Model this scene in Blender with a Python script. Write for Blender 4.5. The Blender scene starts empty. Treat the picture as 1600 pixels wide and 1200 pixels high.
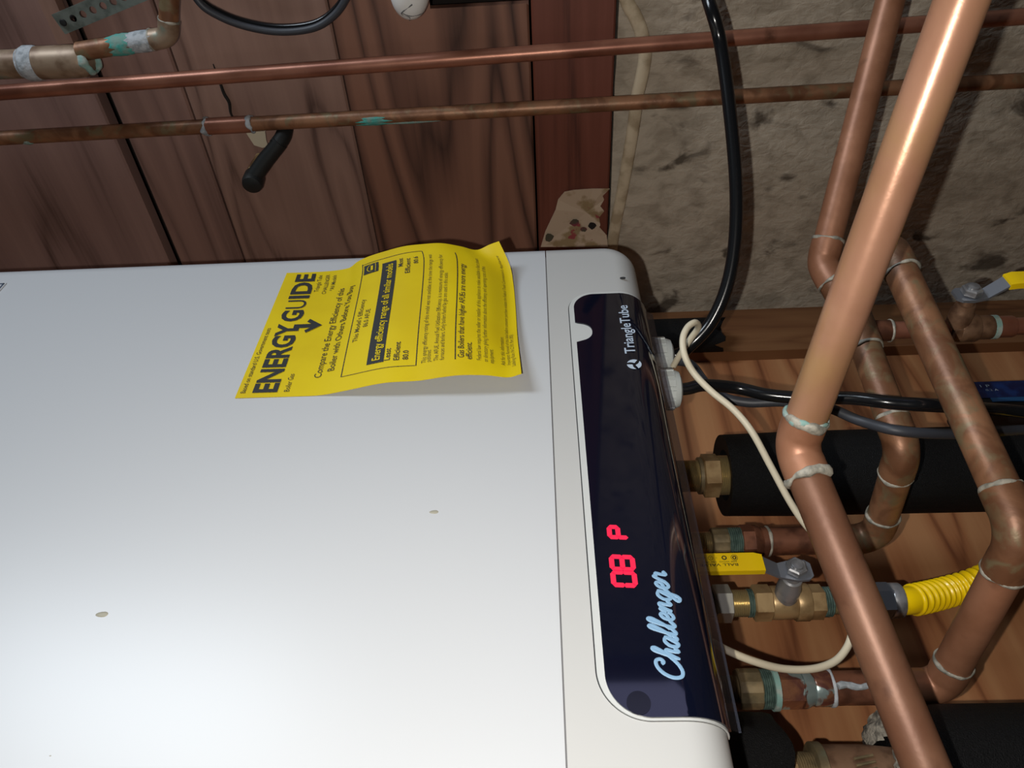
import bpy, bmesh, math, random
import numpy as np
from mathutils import Vector, Matrix
random.seed(4)
sc = bpy.context.scene
C = sc.collection

# ------------------------------------------------------------------ camera, light, exposure
F_PX = 1151.5                       # focal length in pixels of a 1600 wide frame
yv = np.array([90., 1250., F_PX]); yv /= np.linalg.norm(yv)          # into the back wall, in camera axes
xv = np.array([17., -1062., F_PX]); xv -= xv.dot(yv) * yv; xv /= np.linalg.norm(xv)
zv = np.cross(xv, yv)               # real up (the phone was held on its side)
RC = np.array([xv, yv, zv])         # camera axes (right, down, forward) -> world
EYE = np.array([0., 0., 1.4])

cd = bpy.data.cameras.new('camera'); cam = bpy.data.objects.new('camera', cd); C.objects.link(cam)
cd.sensor_width = 36.0; cd.lens = F_PX / 1600 * 36; cd.clip_start = 0.01
r_, d_, f_ = RC[:, 0], RC[:, 1], RC[:, 2]
cam.matrix_world = Matrix(((r_[0], -d_[0], -f_[0], EYE[0]), (r_[1], -d_[1], -f_[1], EYE[1]),
                           (r_[2], -d_[2], -f_[2], EYE[2]), (0, 0, 0, 1)))
sc.camera = cam

w = bpy.data.worlds.new('world'); sc.world = w; w.use_nodes = True
w.node_tree.nodes['Background'].inputs[0].default_value = (0.55, 0.62, 0.75, 1)
w.node_tree.nodes['Background'].inputs[1].default_value = 0.15

fl = bpy.data.lights.new('phone_flash', 'POINT'); fl.energy = 7.8; fl.shadow_soft_size = 0.0022
fl.color = (1.0, 0.95, 0.88)
flo = bpy.data.objects.new('phone_flash', fl); C.objects.link(flo)
flo.location = EYE + RC @ np.array([-0.021, 0.008, 0.0])

al = bpy.data.lights.new('ambient_fill', 'AREA'); al.shape = 'RECTANGLE'; al.size = 0.34; al.size_y = 0.7  # added unseen area light, stands in for cool ambient light from above
al.energy = 6.2; al.spread = math.radians(120); al.color = (0.80, 0.90, 1.0)
alo = bpy.data.objects.new('ambient_fill', al); C.objects.link(alo)
alo.location = (0.60, -0.85, 2.30)
alo.rotation_euler = (Vector((0.25, 0.35, 1.60)) - Vector(alo.location)).to_track_quat('-Z', 'Y').to_euler()

sc.view_settings.view_transform = 'Standard'; sc.view_settings.look = 'None'
sc.view_settings.gamma = 1.0; sc.view_settings.use_curve_mapping = False
sc.view_settings.exposure = 0.0

# ------------------------------------------------------------------ helpers: where a pixel's ray meets a real plane
def at(px, py, X=None, Y=None, d=None):
    r = RC @ np.array([px - 800, py - 600, F_PX]) / F_PX
    s = X / r[0] if X is not None else (Y / r[1] if Y is not None else d)
    return Vector(EYE + r * s)
def zax(px, X, Y):                  # height on the plumb line (X, Y) that shows at column px
    k = px - 800
    Z = (k * (X * xv[2] + Y * yv[2]) - F_PX * (X * xv[0] + Y * yv[0])) / (F_PX * zv[0] - k * zv[2])
    return EYE[2] + Z
def depth(p):
    return float(f_ @ (np.array(p) - EYE))

ORG = {}
def rgb(r, g, b):
    f = lambda c: ((c / 255 + .055) / 1.055) ** 2.4 if c > 10 else c / 255 / 12.92
    return (f(r), f(g), f(b), 1)
def tag(o, label, cat, group=None):
    o['label'] = label; o['category'] = cat
    if group: o['group'] = group
    return o
def thing(name, loc, label, cat, group=None):
    o = bpy.data.objects.new(name, None); C.objects.link(o); o.location = loc; o.empty_display_size = .02
    ORG[o.name] = Vector(loc); return tag(o, label, cat, group)
def mk(name, verts, faces, mat, parent=None, smooth=True, sharp=35, kind=None, base=None):
    verts = [Vector(v) for v in verts]
    if parent is not None: o0 = ORG[parent.name]
    else:
        o0 = Vector(base) if base is not None else sum(verts, Vector((0,0,0))) / max(1, len(verts))
    me = bpy.data.meshes.new(name)
    me.from_pydata([tuple(v - o0) for v in verts], [], [tuple(f) for f in faces])
    bm = bmesh.new(); bm.from_mesh(me); bmesh.ops.recalc_face_normals(bm, faces=bm.faces); bm.to_mesh(me); bm.free()
    me.materials.append(mat)
    if smooth:
        me.shade_smooth()
        try: me.set_sharp_from_angle(angle=math.radians(sharp))
        except Exception: pass
    o = bpy.data.objects.new(name, me); C.objects.link(o)
    ORG[o.name] = o0
    if parent is not None: o.parent = parent
    else: o.location = o0
    if kind: o['kind'] = kind
    return o
class G:                             # gathers shapes for one mesh
    def __init__(s): s.v = []; s.f = []
    def add(s, v, f):
        n = len(s.v); s.v += [Vector(p) for p in v]; s.f += [tuple(i + n for i in q) for q in f]; return s
    def box(s, a, b):
        (x0, y0, z0), (x1, y1, z1) = a, b
        v = [(x, y, z) for x in (x0, x1) for y in (y0, y1) for z in (z0, z1)]
        return s.add(v, [(0, 1, 3, 2), (4, 6, 7, 5), (0, 4, 5, 1), (2, 3, 7, 6), (0, 2, 6, 4), (1, 5, 7, 3)])
    def make(s, name, mat, parent=None, **k): return mk(name, s.v, s.f, mat, parent, **k)
def frames(P):
    T = []
    for i in range(len(P)):
        t = (P[min(i + 1, len(P) - 1)] - P[max(i - 1, 0)]); T.append(t.normalized() if t.length > 1e-9 else Vector((0, 0, 1)))
    u = T[0].orthogonal().normalized(); U = []
    for i, t in enumerate(T):
        u = (u - t * u.dot(t)); u = u.normalized() if u.length > 1e-6 else t.orthogonal().normalized(); U.append(u)
    return T, U
def tube(P, r, n=24, cap=True, flat=None):
    P = [Vector(p) for p in P]; T, U = frames(P); v = []; f = []
    R = r if isinstance(r, (list, tuple)) else [r] * len(P)
    for p, t, u, q in zip(P, T, U, R):
        b = t.cross(u)
        for k in range(n):
            a = 2 * math.pi * k / n
            if flat is None: v.append(p + (u * math.cos(a) + b * math.sin(a)) * q)
            else:                    # flat cable: wide across `flat`
                wv = (flat[0] - t * flat[0].dot(t)).normalized(); hv = t.cross(wv)
                v.append(p + wv * (math.cos(a) * q * flat[1]) + hv * (math.sin(a) * q * flat[2]))
    for i in range(len(P) - 1):
        for k in range(n):
            f.append((i * n + k, i * n + (k + 1) % n, (i + 1) * n + (k + 1) % n, (i + 1) * n + k))
    if cap: f.append(tuple(range(n))); f.append(tuple(range(len(v) - n, len(v))))
    return v, f
def spline(P, m=8):
    P = [Vector(p) for p in P]; Q = []
    for i in range(len(P) - 1):
        a, b, c, d = P[max(i - 1, 0)], P[i], P[i + 1], P[min(i + 2, len(P) - 1)]
        for k in range(m):
            t = k / m
            Q.append(.5 * ((2 * b) + (c - a) * t + (2 * a - 5 * b + 4 * c - d) * t * t + (3 * b - a - 3 * c + d) * t ** 3))
    return Q + [P[-1]]
def lathe(o, ax, prof, n=32, ph=0.0):  # prof: (distance along the axis, radius)
    o = Vector(o); ax = Vector(ax).normalized(); u = ax.orthogonal().normalized(); b = ax.cross(u); v = []; f = []
    for t, r in prof:
        for k in range(n):
            a = 2 * math.pi * (k + ph) / n; v.append(o + ax * t + (u * math.cos(a) + b * math.sin(a)) * r)
    for i in range(len(prof) - 1):
        for k in range(n): f.append((i * n + k, i * n + (k + 1) % n, (i + 1) * n + (k + 1) % n, (i + 1) * n + k))
    f.append(tuple(range(n))); f.append(tuple(range(len(v) - n, len(v))))
    return v, f
def ring_bead(c, ax, R, r, n=40, wob=.35):
    ax = Vector(ax).normalized(); u = ax.orthogonal().normalized(); b = ax.cross(u); v = []; f = []; m = 8
    p1, p2, p3 = (random.random() * 6.28 for _ in range(3))
    for k in range(n):
        a = 2 * math.pi * k / n; d = u * math.cos(a) + b * math.sin(a)
        q = r * (1 + wob * (.55 * math.sin(2 * a + p1) + .35 * math.sin(5 * a + p2) + .15 * math.sin(11 * a + p3))); s = r * wob * (.8 * math.sin(2 * a + p3) + .3 * math.sin(6 * a + p1))
        for j in range(m):
            e = 2 * math.pi * j / m
            v.append(Vector(c) + d * (R + q * math.cos(e)) + ax * (q * 1.5 * math.sin(e) + s))
    for k in range(n):
        for j in range(m):
            f.append((k * m + j, ((k + 1) % n) * m + j, ((k + 1) % n) * m + (j + 1) % m, k * m + (j + 1) % m))
    return v, f

# ------------------------------------------------------------------ materials
def mat(name, c, rough=.5, metal=0.0, c2=None, scale=20, lo=.4, hi=.65, bump=0, bscale=None, stretch=(1, 1, 1), c3=None, s3=9, lo3=.6, hi3=.7,
        coat=0, spec=None, detail=5, rot=(0, 0, 0), dist=0):
    m = bpy.data.materials.new(name); m.use_nodes = True; N = m.node_tree.nodes; L = m.node_tree.links
    b = N['Principled BSDF']; b.inputs['Base Color'].default_value = c
    b.inputs['Roughness'].default_value = rough; b.inputs['Metallic'].default_value = metal
    if coat: b.inputs['Coat Weight'].default_value = coat; b.inputs['Coat Roughness'].default_value = .04
    if spec is not None: b.inputs['Specular IOR Level'].default_value = spec
    if c2 or bump or c3:
        tc = N.new('ShaderNodeTexCoord'); mp = N.new('ShaderNodeMapping'); mp.inputs['Scale'].default_value = stretch
        mp.inputs['Rotation'].default_value = rot
        L.new(tc.outputs['Object'], mp.inputs[0])
        def noise(s, d=detail):
            n = N.new('ShaderNodeTexNoise'); n.inputs['Scale'].default_value = s; n.inputs['Detail'].default_value = d
            n.inputs['Distortion'].default_value = dist
            L.new(mp.outputs[0], n.inputs['Vector']); return n
        def ramp(src, a, z):
            r = N.new('ShaderNodeMapRange'); r.inputs[1].default_value = a; r.inputs[2].default_value = z; r.interpolation_type = 'SMOOTHSTEP'
            L.new(src, r.inputs[0]); return r.outputs[0]
        col = None
        if c2:
            mx = N.new('ShaderNodeMixRGB'); mx.inputs[1].default_value = c; mx.inputs[2].default_value = c2
            L.new(ramp(noise(scale).outputs[0], lo, hi), mx.inputs[0]); col = mx
        if c3:
            mx = N.new('ShaderNodeMixRGB'); mx.inputs[2].default_value = c3
            if col: L.new(col.outputs[0], mx.inputs[1])
            else: mx.inputs[1].default_value = c
            L.new(ramp(noise(s3, 7).outputs[0], lo3, hi3), mx.inputs[0]); col = mx
        if col: L.new(col.outputs[0], b.inputs['Base Color'])
        if bump:
            bp = N.new('ShaderNodeBump'); bp.inputs['Strength'].default_value = bump; bp.inputs['Distance'].default_value = .002
            L.new(noise(bscale or scale * 3, 4).outputs[0], bp.inputs['Height']); L.new(bp.outputs[0], b.inputs['Normal'])
    return m
def wood(name, dark, mid, light, grain, across, seed=0.0, k=9, sc_=9.0, rough=.55, bump=.12, figmix=.6):
    """flat sawn figure: contour lines of a slow noise drawn out along the grain, over fine fibre streaks"""
    m = bpy.data.materials.new(name); m.use_nodes = True; N = m.node_tree.nodes; L = m.node_tree.links; b = N['Principled BSDF']
    b.inputs['Roughness'].default_value = rough; b.inputs['Specular IOR Level'].default_value = .35
    tc = N.new('ShaderNodeTexCoord')
    def nz(sg, sa, det, off, dist=0):
        mp = N.new('ShaderNodeMapping'); v = [2., 2., 2.]; v[grain] = sg; v[across] = sa; mp.inputs['Scale'].default_value = v
        mp.inputs['Location'].default_value = (seed + off, seed * 1.7 + off, seed * 2.3); L.new(tc.outputs['Object'], mp.inputs[0])
        n = N.new('ShaderNodeTexNoise'); n.inputs['Scale'].default_value = 1; n.inputs['Detail'].default_value = det; n.inputs['Distortion'].default_value = dist
        n.inputs['Roughness'].default_value = .55
        L.new(mp.outputs[0], n.inputs['Vector']); return n.outputs[0]
    def math_(op, a, v):
        n = N.new('ShaderNodeMath'); n.operation = op; L.new(a, n.inputs[0]); n.inputs[1].default_value = v; return n.outputs[0]
    ring = math_('PINGPONG', math_('MULTIPLY', nz(sc_ * .13, sc_, 1.5, 0, .25), k), .5)
    ring = math_('MULTIPLY', ring, 2.0)
    fib = nz(4.5, 170., 5, 3.1)
    big = nz(1.5, 7., 3, 7.7)
    def mixf(a, c, f):
        n = N.new('ShaderNodeMix'); n.data_type = 'FLOAT'; n.inputs[0].default_value = f; L.new(a, n.inputs[2]); L.new(c, n.inputs[3]); return n.outputs[0]
    v = mixf(mixf(fib, ring, figmix), big, .35)
    cr = N.new('ShaderNodeValToRGB'); e = cr.color_ramp.elements
    e[0].position = .25; e[0].color = dark; e[1].position = .68; e[1].color = light
    q = e.new(.42); q.color = mid
    L.new(v, cr.inputs[0]); L.new(cr.outputs[0], b.inputs['Base Color'])
    bp = N.new('ShaderNodeBump'); bp.inputs['Strength'].default_value = bump; bp.inputs['Distance'].default_value = .0006
    L.new(fib, bp.inputs['Height']); L.new(bp.outputs[0], b.inputs['Normal'])
    return m
def glow(name, c, s):
    m = bpy.data.materials.new(name); m.use_nodes = True; b = m.node_tree.nodes['Principled BSDF']
    b.inputs['Base Color'].default_value = (.02, 0, 0, 1); b.inputs['Emission Color'].default_value = c; b.inputs['Emission Strength'].default_value = s
    return m

M = {}
M['enamel'] = mat('white_enamel', rgb(181, 183, 185), .32, spec=.35)
M['console'] = mat('off_white_plastic', rgb(174, 174, 172), .38, spec=.35)
M['rim'] = mat('pale_rim_plastic', rgb(184, 186, 184), .3)
M['seam'] = mat('shadowed_seam', rgb(110, 110, 112), .8)
M['gap'] = mat('dark_gap', rgb(40, 40, 42), .8)
M['navy'] = mat('navy_gloss_glass', rgb(9, 12, 26), .06, coat=.6, spec=.5)
M['navy_dark'] = mat('dark_disc', rgb(5, 6, 10), .12)
M['print_white'] = mat('pale_blue_print', rgb(170, 184, 200), .5)
M['print_blue'] = mat('light_blue_print', rgb(118, 152, 180), .5)
M['led'] = glow('red_led', (1.0, 0.015, 0.07, 1), 1.1)
M['gland'] = mat('grey_white_nylon', rgb(184, 190, 188), .42)
M['paper'] = mat('yellow_paper', rgb(204, 180, 10), .55, c2=rgb(196, 170, 8), scale=14, spec=.25)
M['ink'] = mat('black_ink', rgb(28, 30, 30), .6)
M['ink_soft'] = mat('thin_black_ink', rgb(62, 58, 20), .6)
M['copper'] = mat('aged_copper', rgb(168, 118, 90), .44, .3, c2=rgb(138, 92, 66), scale=26, lo=.35, hi=.75, c3=rgb(104, 70, 50), s3=45, lo3=.60, hi3=.8, bump=.06, bscale=260)
M['copper_near'] = mat('foreground_copper', rgb(176, 130, 104), .32, .30, c2=rgb(158, 112, 86), scale=18, lo=.35, hi=.7, c3=rgb(170, 132, 90), s3=16, lo3=.40, hi3=.75, bump=.03, bscale=300, dist=.6)
M['copper_low'] = mat('matte_brown_copper', rgb(126, 88, 66), .46, .25, c2=rgb(112, 74, 54), scale=22, lo=.35, hi=.7, c3=rgb(92, 60, 44), s3=40, lo3=.58, hi3=.75, bump=.06, bscale=260)
M['fat_pipe'] = mat('grey_tan_copper', rgb(156, 134, 112), .44, .3, c2=rgb(120, 96, 76), scale=40, lo=.4, hi=.6, c3=rgb(124, 138, 124), s3=30, lo3=.6, hi3=.7)
M['copper_brown'] = mat('brown_patina_copper', rgb(150, 106, 76), .44, .3, c2=rgb(116, 78, 54), scale=34, lo=.38, hi=.62, c3=rgb(124, 108, 80), s3=60, lo3=.50, hi3=.72, bump=.12, bscale=140, dist=.8)
M['copper_red'] = mat('dull_red_copper', rgb(166, 112, 90), .36, .45, c2=rgb(134, 84, 66), scale=14, lo=.4, hi=.65, c3=rgb(108, 70, 54), s3=40, lo3=.6, hi3=.8)
M['copper_dark'] = mat('dark_tarnished_copper', rgb(140, 92, 70), .38, .5, c2=rgb(92, 58, 44), scale=40, lo=.4, hi=.6, c3=rgb(184, 122, 96), s3=22, lo3=.6, hi3=.75, bump=.05, bscale=200)
M['copper_heat'] = mat('heat_coloured_copper', rgb(150, 102, 74), .28, .55, c2=rgb(112, 70, 62), scale=55, lo=.42, hi=.62, c3=rgb(150, 166, 164), s3=50, lo3=.54, hi3=.60, dist=1.2, bump=.1)
M['solder'] = mat('pale_solder', rgb(168, 162, 148), .6, .1, c2=rgb(122, 120, 110), scale=150, bump=.3, bscale=400)
M['verdigris'] = mat('verdigris', rgb(128, 164, 156), .8, c2=rgb(160, 168, 160), scale=140, bump=.3, bscale=300)
M['teal'] = mat('strong_teal_corrosion', rgb(70, 160, 150), .8, c2=rgb(120, 150, 140), scale=120, bump=.3, bscale=300)
M['crust'] = mat('white_flux_crust', rgb(178, 182, 186), .85, c2=rgb(140, 146, 150), scale=150, bump=.5, bscale=240)
M['greentape'] = mat('green_thread_sealant', rgb(78, 98, 90), .7, c2=rgb(56, 76, 70), scale=180, bump=.4, bscale=300)
M['brass'] = mat('dull_brass', rgb(178, 150, 108), .40, .45, c2=rgb(140, 112, 76), scale=60, lo=.4, hi=.65, bump=.06, bscale=200)
M['brass_bright'] = mat('bright_thread_brass', rgb(186, 168, 124), .28, .7)
M['brass_old'] = mat('olive_tarnished_brass', rgb(142, 124, 92), .46, .4, c2=rgb(108, 96, 72), scale=60, lo=.4, hi=.6, c3=rgb(116, 124, 106), s3=30, lo3=.6, hi3=.75, bump=.1, bscale=160)
M['bronze'] = mat('cast_bronze', rgb(140, 108, 84), .5, .5, c2=rgb(104, 76, 58), scale=90, bump=.15, bscale=260)
M['steel'] = mat('zinc_plated_steel', rgb(158, 158, 160), .32, .5, c2=rgb(112, 112, 114), scale=60)
M['steel_nut'] = mat('grey_plated_nut', rgb(160, 158, 150), .42, .5)
M['lever_grey'] = mat('grey_lever_steel', rgb(122, 126, 134), .45, .5)
M['yellow'] = mat('yellow_vinyl', rgb(238, 200, 12), .35)
M['hose'] = mat('yellow_hose_coating', rgb(240, 200, 8), .3, coat=.3)
M['black_cable'] = mat('black_cable_jacket', rgb(18, 19, 21), .2)
M['grey_cable'] = mat('dark_grey_cable_jacket', rgb(52, 54, 60), .5)
M['white_wire'] = mat('cream_cable', rgb(206, 196, 172), .5)
M['nm_cable'] = mat('painted_flat_cable', rgb(206, 190, 162), .7, c2=rgb(168, 150, 122), scale=40, bump=.2)
M['foam'] = mat('black_foam_rubber', rgb(11, 11, 12), .6, c2=rgb(40, 40, 42), scale=1100, lo=.62, hi=.72, bump=.7, bscale=1300, spec=.22)
M['foam_rag'] = mat('frayed_grey_foam', rgb(150, 142, 128), .95, c2=rgb(96, 90, 80), scale=220, bump=.6, bscale=500)
M['concrete'] = mat('old_concrete', rgb(190, 178, 160), .9, c2=rgb(160, 148, 131), scale=44, lo=.38, hi=.70, c3=rgb(92, 82, 70), s3=24, lo3=.59, hi3=.72, bump=1.0, bscale=120, detail=10, stretch=(1, 1, .7), dist=.5)
M['dark_wood'] = mat('dark_backing', rgb(26, 19, 15), .9, c2=rgb(38, 28, 22), scale=12)
bw = [(rgb(90, 68, 62), rgb(132, 104, 97), rgb(148, 118, 109)), (rgb(78, 56, 49), rgb(134, 104, 92), rgb(150, 118, 104)),
      (rgb(56, 36, 30), rgb(108, 74, 60), rgb(134, 94, 76)), (rgb(62, 32, 26), rgb(106, 58, 44), rgb(120, 68, 54)), (rgb(88, 64, 56), rgb(126, 97, 88), rgb(142, 110, 99))]
for i, c in enumerate(bw): M['board%d' % i] = wood('stained_board_%s' % 'abcde'[i], c[0], c[1], c[2], 1, 2, seed=3.1 * i + .7, k=[5, 8, 7, 4, 6][i], sc_=[9, 11, 10, 13, 10][i], figmix=[.45, .5, .7, .4, .5][i])
M['ply'] = wood('fir_plywood', rgb(116, 68, 42), rgb(164, 108, 70), rgb(182, 130, 88), 0, 2, seed=5.3, k=8, sc_=9, bump=.06, figmix=.6)
M['stud'] = wood('brown_lumber', rgb(84, 52, 32), rgb(116, 76, 48), rgb(130, 90, 58), 2, 0, seed=2.2, k=6, sc_=22, figmix=.4)
M['plain'] = mat('dark_painted_block', rgb(70, 70, 76), .9)
M['floor'] = mat('dusty_concrete_floor', rgb(96, 90, 82), .95, c2=rgb(70, 66, 60), scale=4, bump=.3)
M['scrap'] = mat('torn_printed_paper', rgb(186, 164, 140), .85, c2=rgb(146, 124, 90), scale=38, lo=.5, hi=.6, c3=rgb(142, 62, 62), s3=46, lo3=.63, hi3=.67, detail=4)
M['scrap_dark'] = mat('dark_print', rgb(70, 66, 50), .9, c2=rgb(120, 50, 60), scale=90)
M['porcelain'] = mat('white_glazed_cap', rgb(226, 226, 224), .3)
M['crack'] = mat('grey_crack', rgb(96, 96, 96), .8)
M['black_iron'] = mat('black_iron', rgb(30, 32, 32), .55, .2)
M['galv'] = mat('galvanised_strap', rgb(122, 130, 124), .5, .4, c2=rgb(96, 104, 98), scale=80)
M['blue'] = mat('deep_blue_label', rgb(16, 26, 72), .35, c2=rgb(22, 52, 110), scale=60)
M['blue_light'] = mat('mid_blue_stripe', rgb(34, 84, 130), .4)
M['case_black'] = mat('black_plastic_case', rgb(20, 21, 24), .35)
M['chip'] = mat('dried_putty_drip', rgb(150, 146, 130), .6)
M['border'] = mat('navy_label_border', rgb(60, 72, 92), .5)
gm = bpy.data.materials.new('clear_acrylic_lip'); gm.use_nodes = True; N = gm.node_tree.nodes
tb = N.new('ShaderNodeBsdfTransparent'); gb = N.new('ShaderNodeBsdfGlossy'); gb.inputs['Roughness'].default_value = .25; gb.inputs[0].default_value = (.6, .6, .65, 1)
mxs = N.new('ShaderNodeMixShader'); mxs.inputs[0].default_value = .22; tb.inputs[0].default_value = (.72, .72, .76, 1)
gm.node_tree.links.new(tb.outputs[0], mxs.inputs[1]); gm.node_tree.links.new(gb.outputs[0], mxs.inputs[2])
gm.node_tree.links.new(mxs.outputs[0], N['Material Output'].inputs[0]); M['lip'] = gm

# ------------------------------------------------------------------ setting
XR, YB = 0.83, 0.652                 # right wall face, plywood face
struct = lambda o: (o.__setitem__('kind', 'structure'), o)[1]
struct(G().box((-1.9, -1.9, -.05), (1.1, .75, 0)).make('floor', M['floor'], smooth=False))
struct(G().box((-1.9, -1.9, 2.55), (1.1, .75, 2.6)).make('ceiling', M['dark_wood'], smooth=False))
struct(G().box((-1.9, YB, 0), (1.1, .75, 2.55)).make('wall_back', M['ply'], smooth=False, base=(0, YB, 1.2)))
struct(G().box((-1.95, -1.9, 0), (-1.9, .75, 2.55)).make('wall_left', M['plain'], smooth=False))
struct(G().box((-1.9, -1.95, 0), (1.1, -1.9, 2.55)).make('wall_front', M['plain'], smooth=False))
wr = struct(G().box((.96, -1.9, 0), (1.1, YB, 2.55)).make('wall_right', M['dark_wood'], smooth=False, base=(.96, -.6, 0)))
zr = lambda px, py: at(px, py, X=XR)[2]
z_con = zr(953, 250)
# concrete foundation with an uneven face
v = []; f = []; ny, nz = 90, 60
for i in range(ny):
    for j in range(nz):
        y = -1.0 + (YB + 1.0) * i / (ny - 1); z = 0 + (z_con - .004) * (j / (nz - 1)) ** .45
        dx = .004 * math.sin(y * 21 + z * 13) * math.sin(z * 17 + 2) + random.uniform(-.0012, .0012)
        if at(1200, 105, X=XR)[1] > y: dx += -.006
        v.append((XR + .014 + dx, y, z))
for i in range(ny - 1):
    for j in range(nz - 1):
        a = i * nz + j; f.append((a, a + 1, a + nz + 1, a + nz))
n0 = len(v); v += [(.96, p[1], p[2]) for p in v[:]]
for i in range(ny - 1):
    a = i * nz + nz - 1; f.append((a, a + nz, a + nz + n0, a + n0)); a = i * nz; f.append((a, a + n0, a + nz + n0, a + nz))
o = mk('foundation', v, f, M['concrete'], wr, sharp=60); o['label'] = 'rough grey concrete foundation with dark stains'
# boards of the right wall, edges eased, gaps between them
def board(z0, z1, mi, y0=-1.04, y1=YB - .002, face=XR, notch=None):
    pts = [(y0, z0), (y1, z0), (y1, z1), (y0, z1)]
    if notch: ya, za, zb = notch; pts = [(ya, z0), (y1, z0), (y1, z1), (y0, z1), (y0, zb), (ya, zb)]
    e = .0022; v = []; n = len(pts)
    cy = sum(p[0] for p in pts) / n; cz = (z0 + z1) / 2
    sh = lambda p: (p[0] - math.copysign(e, p[0] - cy), p[1] - math.copysign(e, p[1] - cz))
    v += [(face, *sh(p)) for p in pts]; v += [(face + e, *p) for p in pts]; v += [(face + .02, *p) for p in pts]
    f = [tuple(range(n)), tuple(range(2 * n, 3 * n))]
    for k in range(2):
        for i in range(n): f.append((k * n + i, k * n + (i + 1) % n, (k + 1) * n + (i + 1) % n, (k + 1) * n + i))
    return mk('board', v, f, M['board%d' % mi], wr, smooth=False)
zs = [zr(225, 300), zr(300, 180), zr(560, 240), zr(836, 250), z_con]
y_hole = at(750, 13, X=XR)[1]
board(zs[0] + .007, zs[0] + .30, 0)
board(zs[0] + .304, 2.54, 4)
board(zs[1] + .001, zs[0] - .007, 4, face=XR + .002)
board(zs[2] + .001, zs[1] - .001, 1, face=XR + .002)
board(zs[3] + .0012, zs[2] - .001, 2, notch=(y_hole, zs[3] + .0012, zr(668, 5)))
board(zs[4], zs[3] - .0012, 3, face=XR - .004)
c0, c1 = at(88, 40, X=XR), at(122, 60, X=XR)
o = G().box((XR - .012, .05, c1[2]), (XR + .001, at(122, 62, X=XR)[1], c0[2])).make('cleat', M['board1'], wr, smooth=False)
o['label'] = 'short narrow wood cleat'
wi = struct(G().box((XR - .004, -1.62, .82), (XR + .004, -1.085, 1.55)).make('window_1', glow('daylit_frosted_pane', (.50, .50, .84, 1), 1.3), smooth=False))
g = G()
for q in ((-1.66, -1.62, .78, 1.59), (-1.085, -1.045, .78, 1.59), (-1.62, -1.085, .78, .82), (-1.62, -1.085, 1.55, 1.59)): g.box((XR - .02, q[0], q[2]), (XR + .02, q[1], q[3]))
g.make('window_frame', M['board3'], wi, smooth=False)
P = [at(x, y, X=XR + .0005) for x, y in ((333, 100), (342, 124), (350, 146), (358, 160), (361, 178), (372, 196))]
V, F2 = tube(spline(P, 5), [.0006 + .0014 * math.sin(math.pi * i / 25) for i in range(26)], 8); mk('split', V, F2, M['dark_wood'], wr)['label'] = 'dark crooked split in the board'
t1 = struct(G().box((XR - .09, YB - .016, 0), (XR - .001, YB, 2.55)).make('trim_1', M['stud'], smooth=False, base=(XR - .045, YB - .03, 1.2)))

# ------------------------------------------------------------------ boiler
ZT = EYE[2]
FY = .32; FR = .02; XB0, XB1 = .066, .517; ZB = ZT - .0755; ZTOP = ZT + .64; SEAM = ZT - .0042
boiler = thing('wall_boiler', ((XB0 + XB1) / 2, YB, ZB), 'white wall hung boiler with a dark glossy control panel along its bottom edge', 'boiler')
def rrect(x0, x1, z0, z1, r, n=10):
    P = []
    for (cx, cz, a0) in ((x1 - r, z0 + r, -90), (x1 - r, z1 - r, 0), (x0 + r, z1 - r, 90), (x0 + r, z0 + r, 180)):
        for k in range(n + 1):
            a = math.radians(a0 + 90 * k / n); P.append((cx + r * math.cos(a), cz + r * math.sin(a)))
    return P
R0 = .026; rings = []
for k in range(11):
    a = math.pi / 2 * k / 10; ins = FR * (1 - math.sin(a)); y = FY + FR * (1 - math.cos(a))
    rings.append([(x, y, z) for x, z in rrect(XB0 + ins, XB1 - ins, ZB + ins, ZTOP - ins, R0 - ins)])
rings.append([(x, YB - .001, z) for x, z in rrect(XB0, XB1, ZB, ZTOP, R0)])
n = len(rings[0]); v = [p for r in rings for p in r]; f = [tuple(range(n)), tuple(range(len(v) - n, len(v)))]
for i in range(len(rings) - 1):
    for k in range(n): f.append((i * n + k, i * n + (k + 1) % n, (i + 1) * n + (k + 1) % n, (i + 1) * n + k))
def cut_part(name, keep_above, z, m, ins=0):
    bm = bmesh.new(); vs = [bm.verts.new(p) for p in v]
    for q in f: bm.faces.new([vs[i] for i in q])
    g = bmesh.ops.bisect_plane(bm, geom=bm.verts[:] + bm.edges[:] + bm.faces[:], plane_co=(0, 0, z), plane_no=(0, 0, 1), clear_inner=keep_above, clear_outer=not keep_above)
    bmesh.ops.holes_fill(bm, edges=[e for e in bm.edges if e.is_boundary])
    bm.verts.index_update(); V2 = [p.co.copy() for p in bm.verts]; F2 = [[q.index for q in fc.verts] for fc in bm.faces]; bm.free()
    return mk(name, V2, F2, m, boiler, sharp=30)
cut_part('front_cover', True, SEAM + .0004, M['enamel'])
con = cut_part('console', False, SEAM - .0004, M['console']); con['label'] = 'off-white lower console'
G().box((XB0 + .022, FY + .0012, SEAM - .003), (XB1 - .022, FY + .03, SEAM + .003)).box((XB0 + .002, FY + .022, SEAM - .003), (XB1 - .002, YB - .01, SEAM + .003)).make('seam', M['seam'], boiler, smooth=False)

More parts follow.
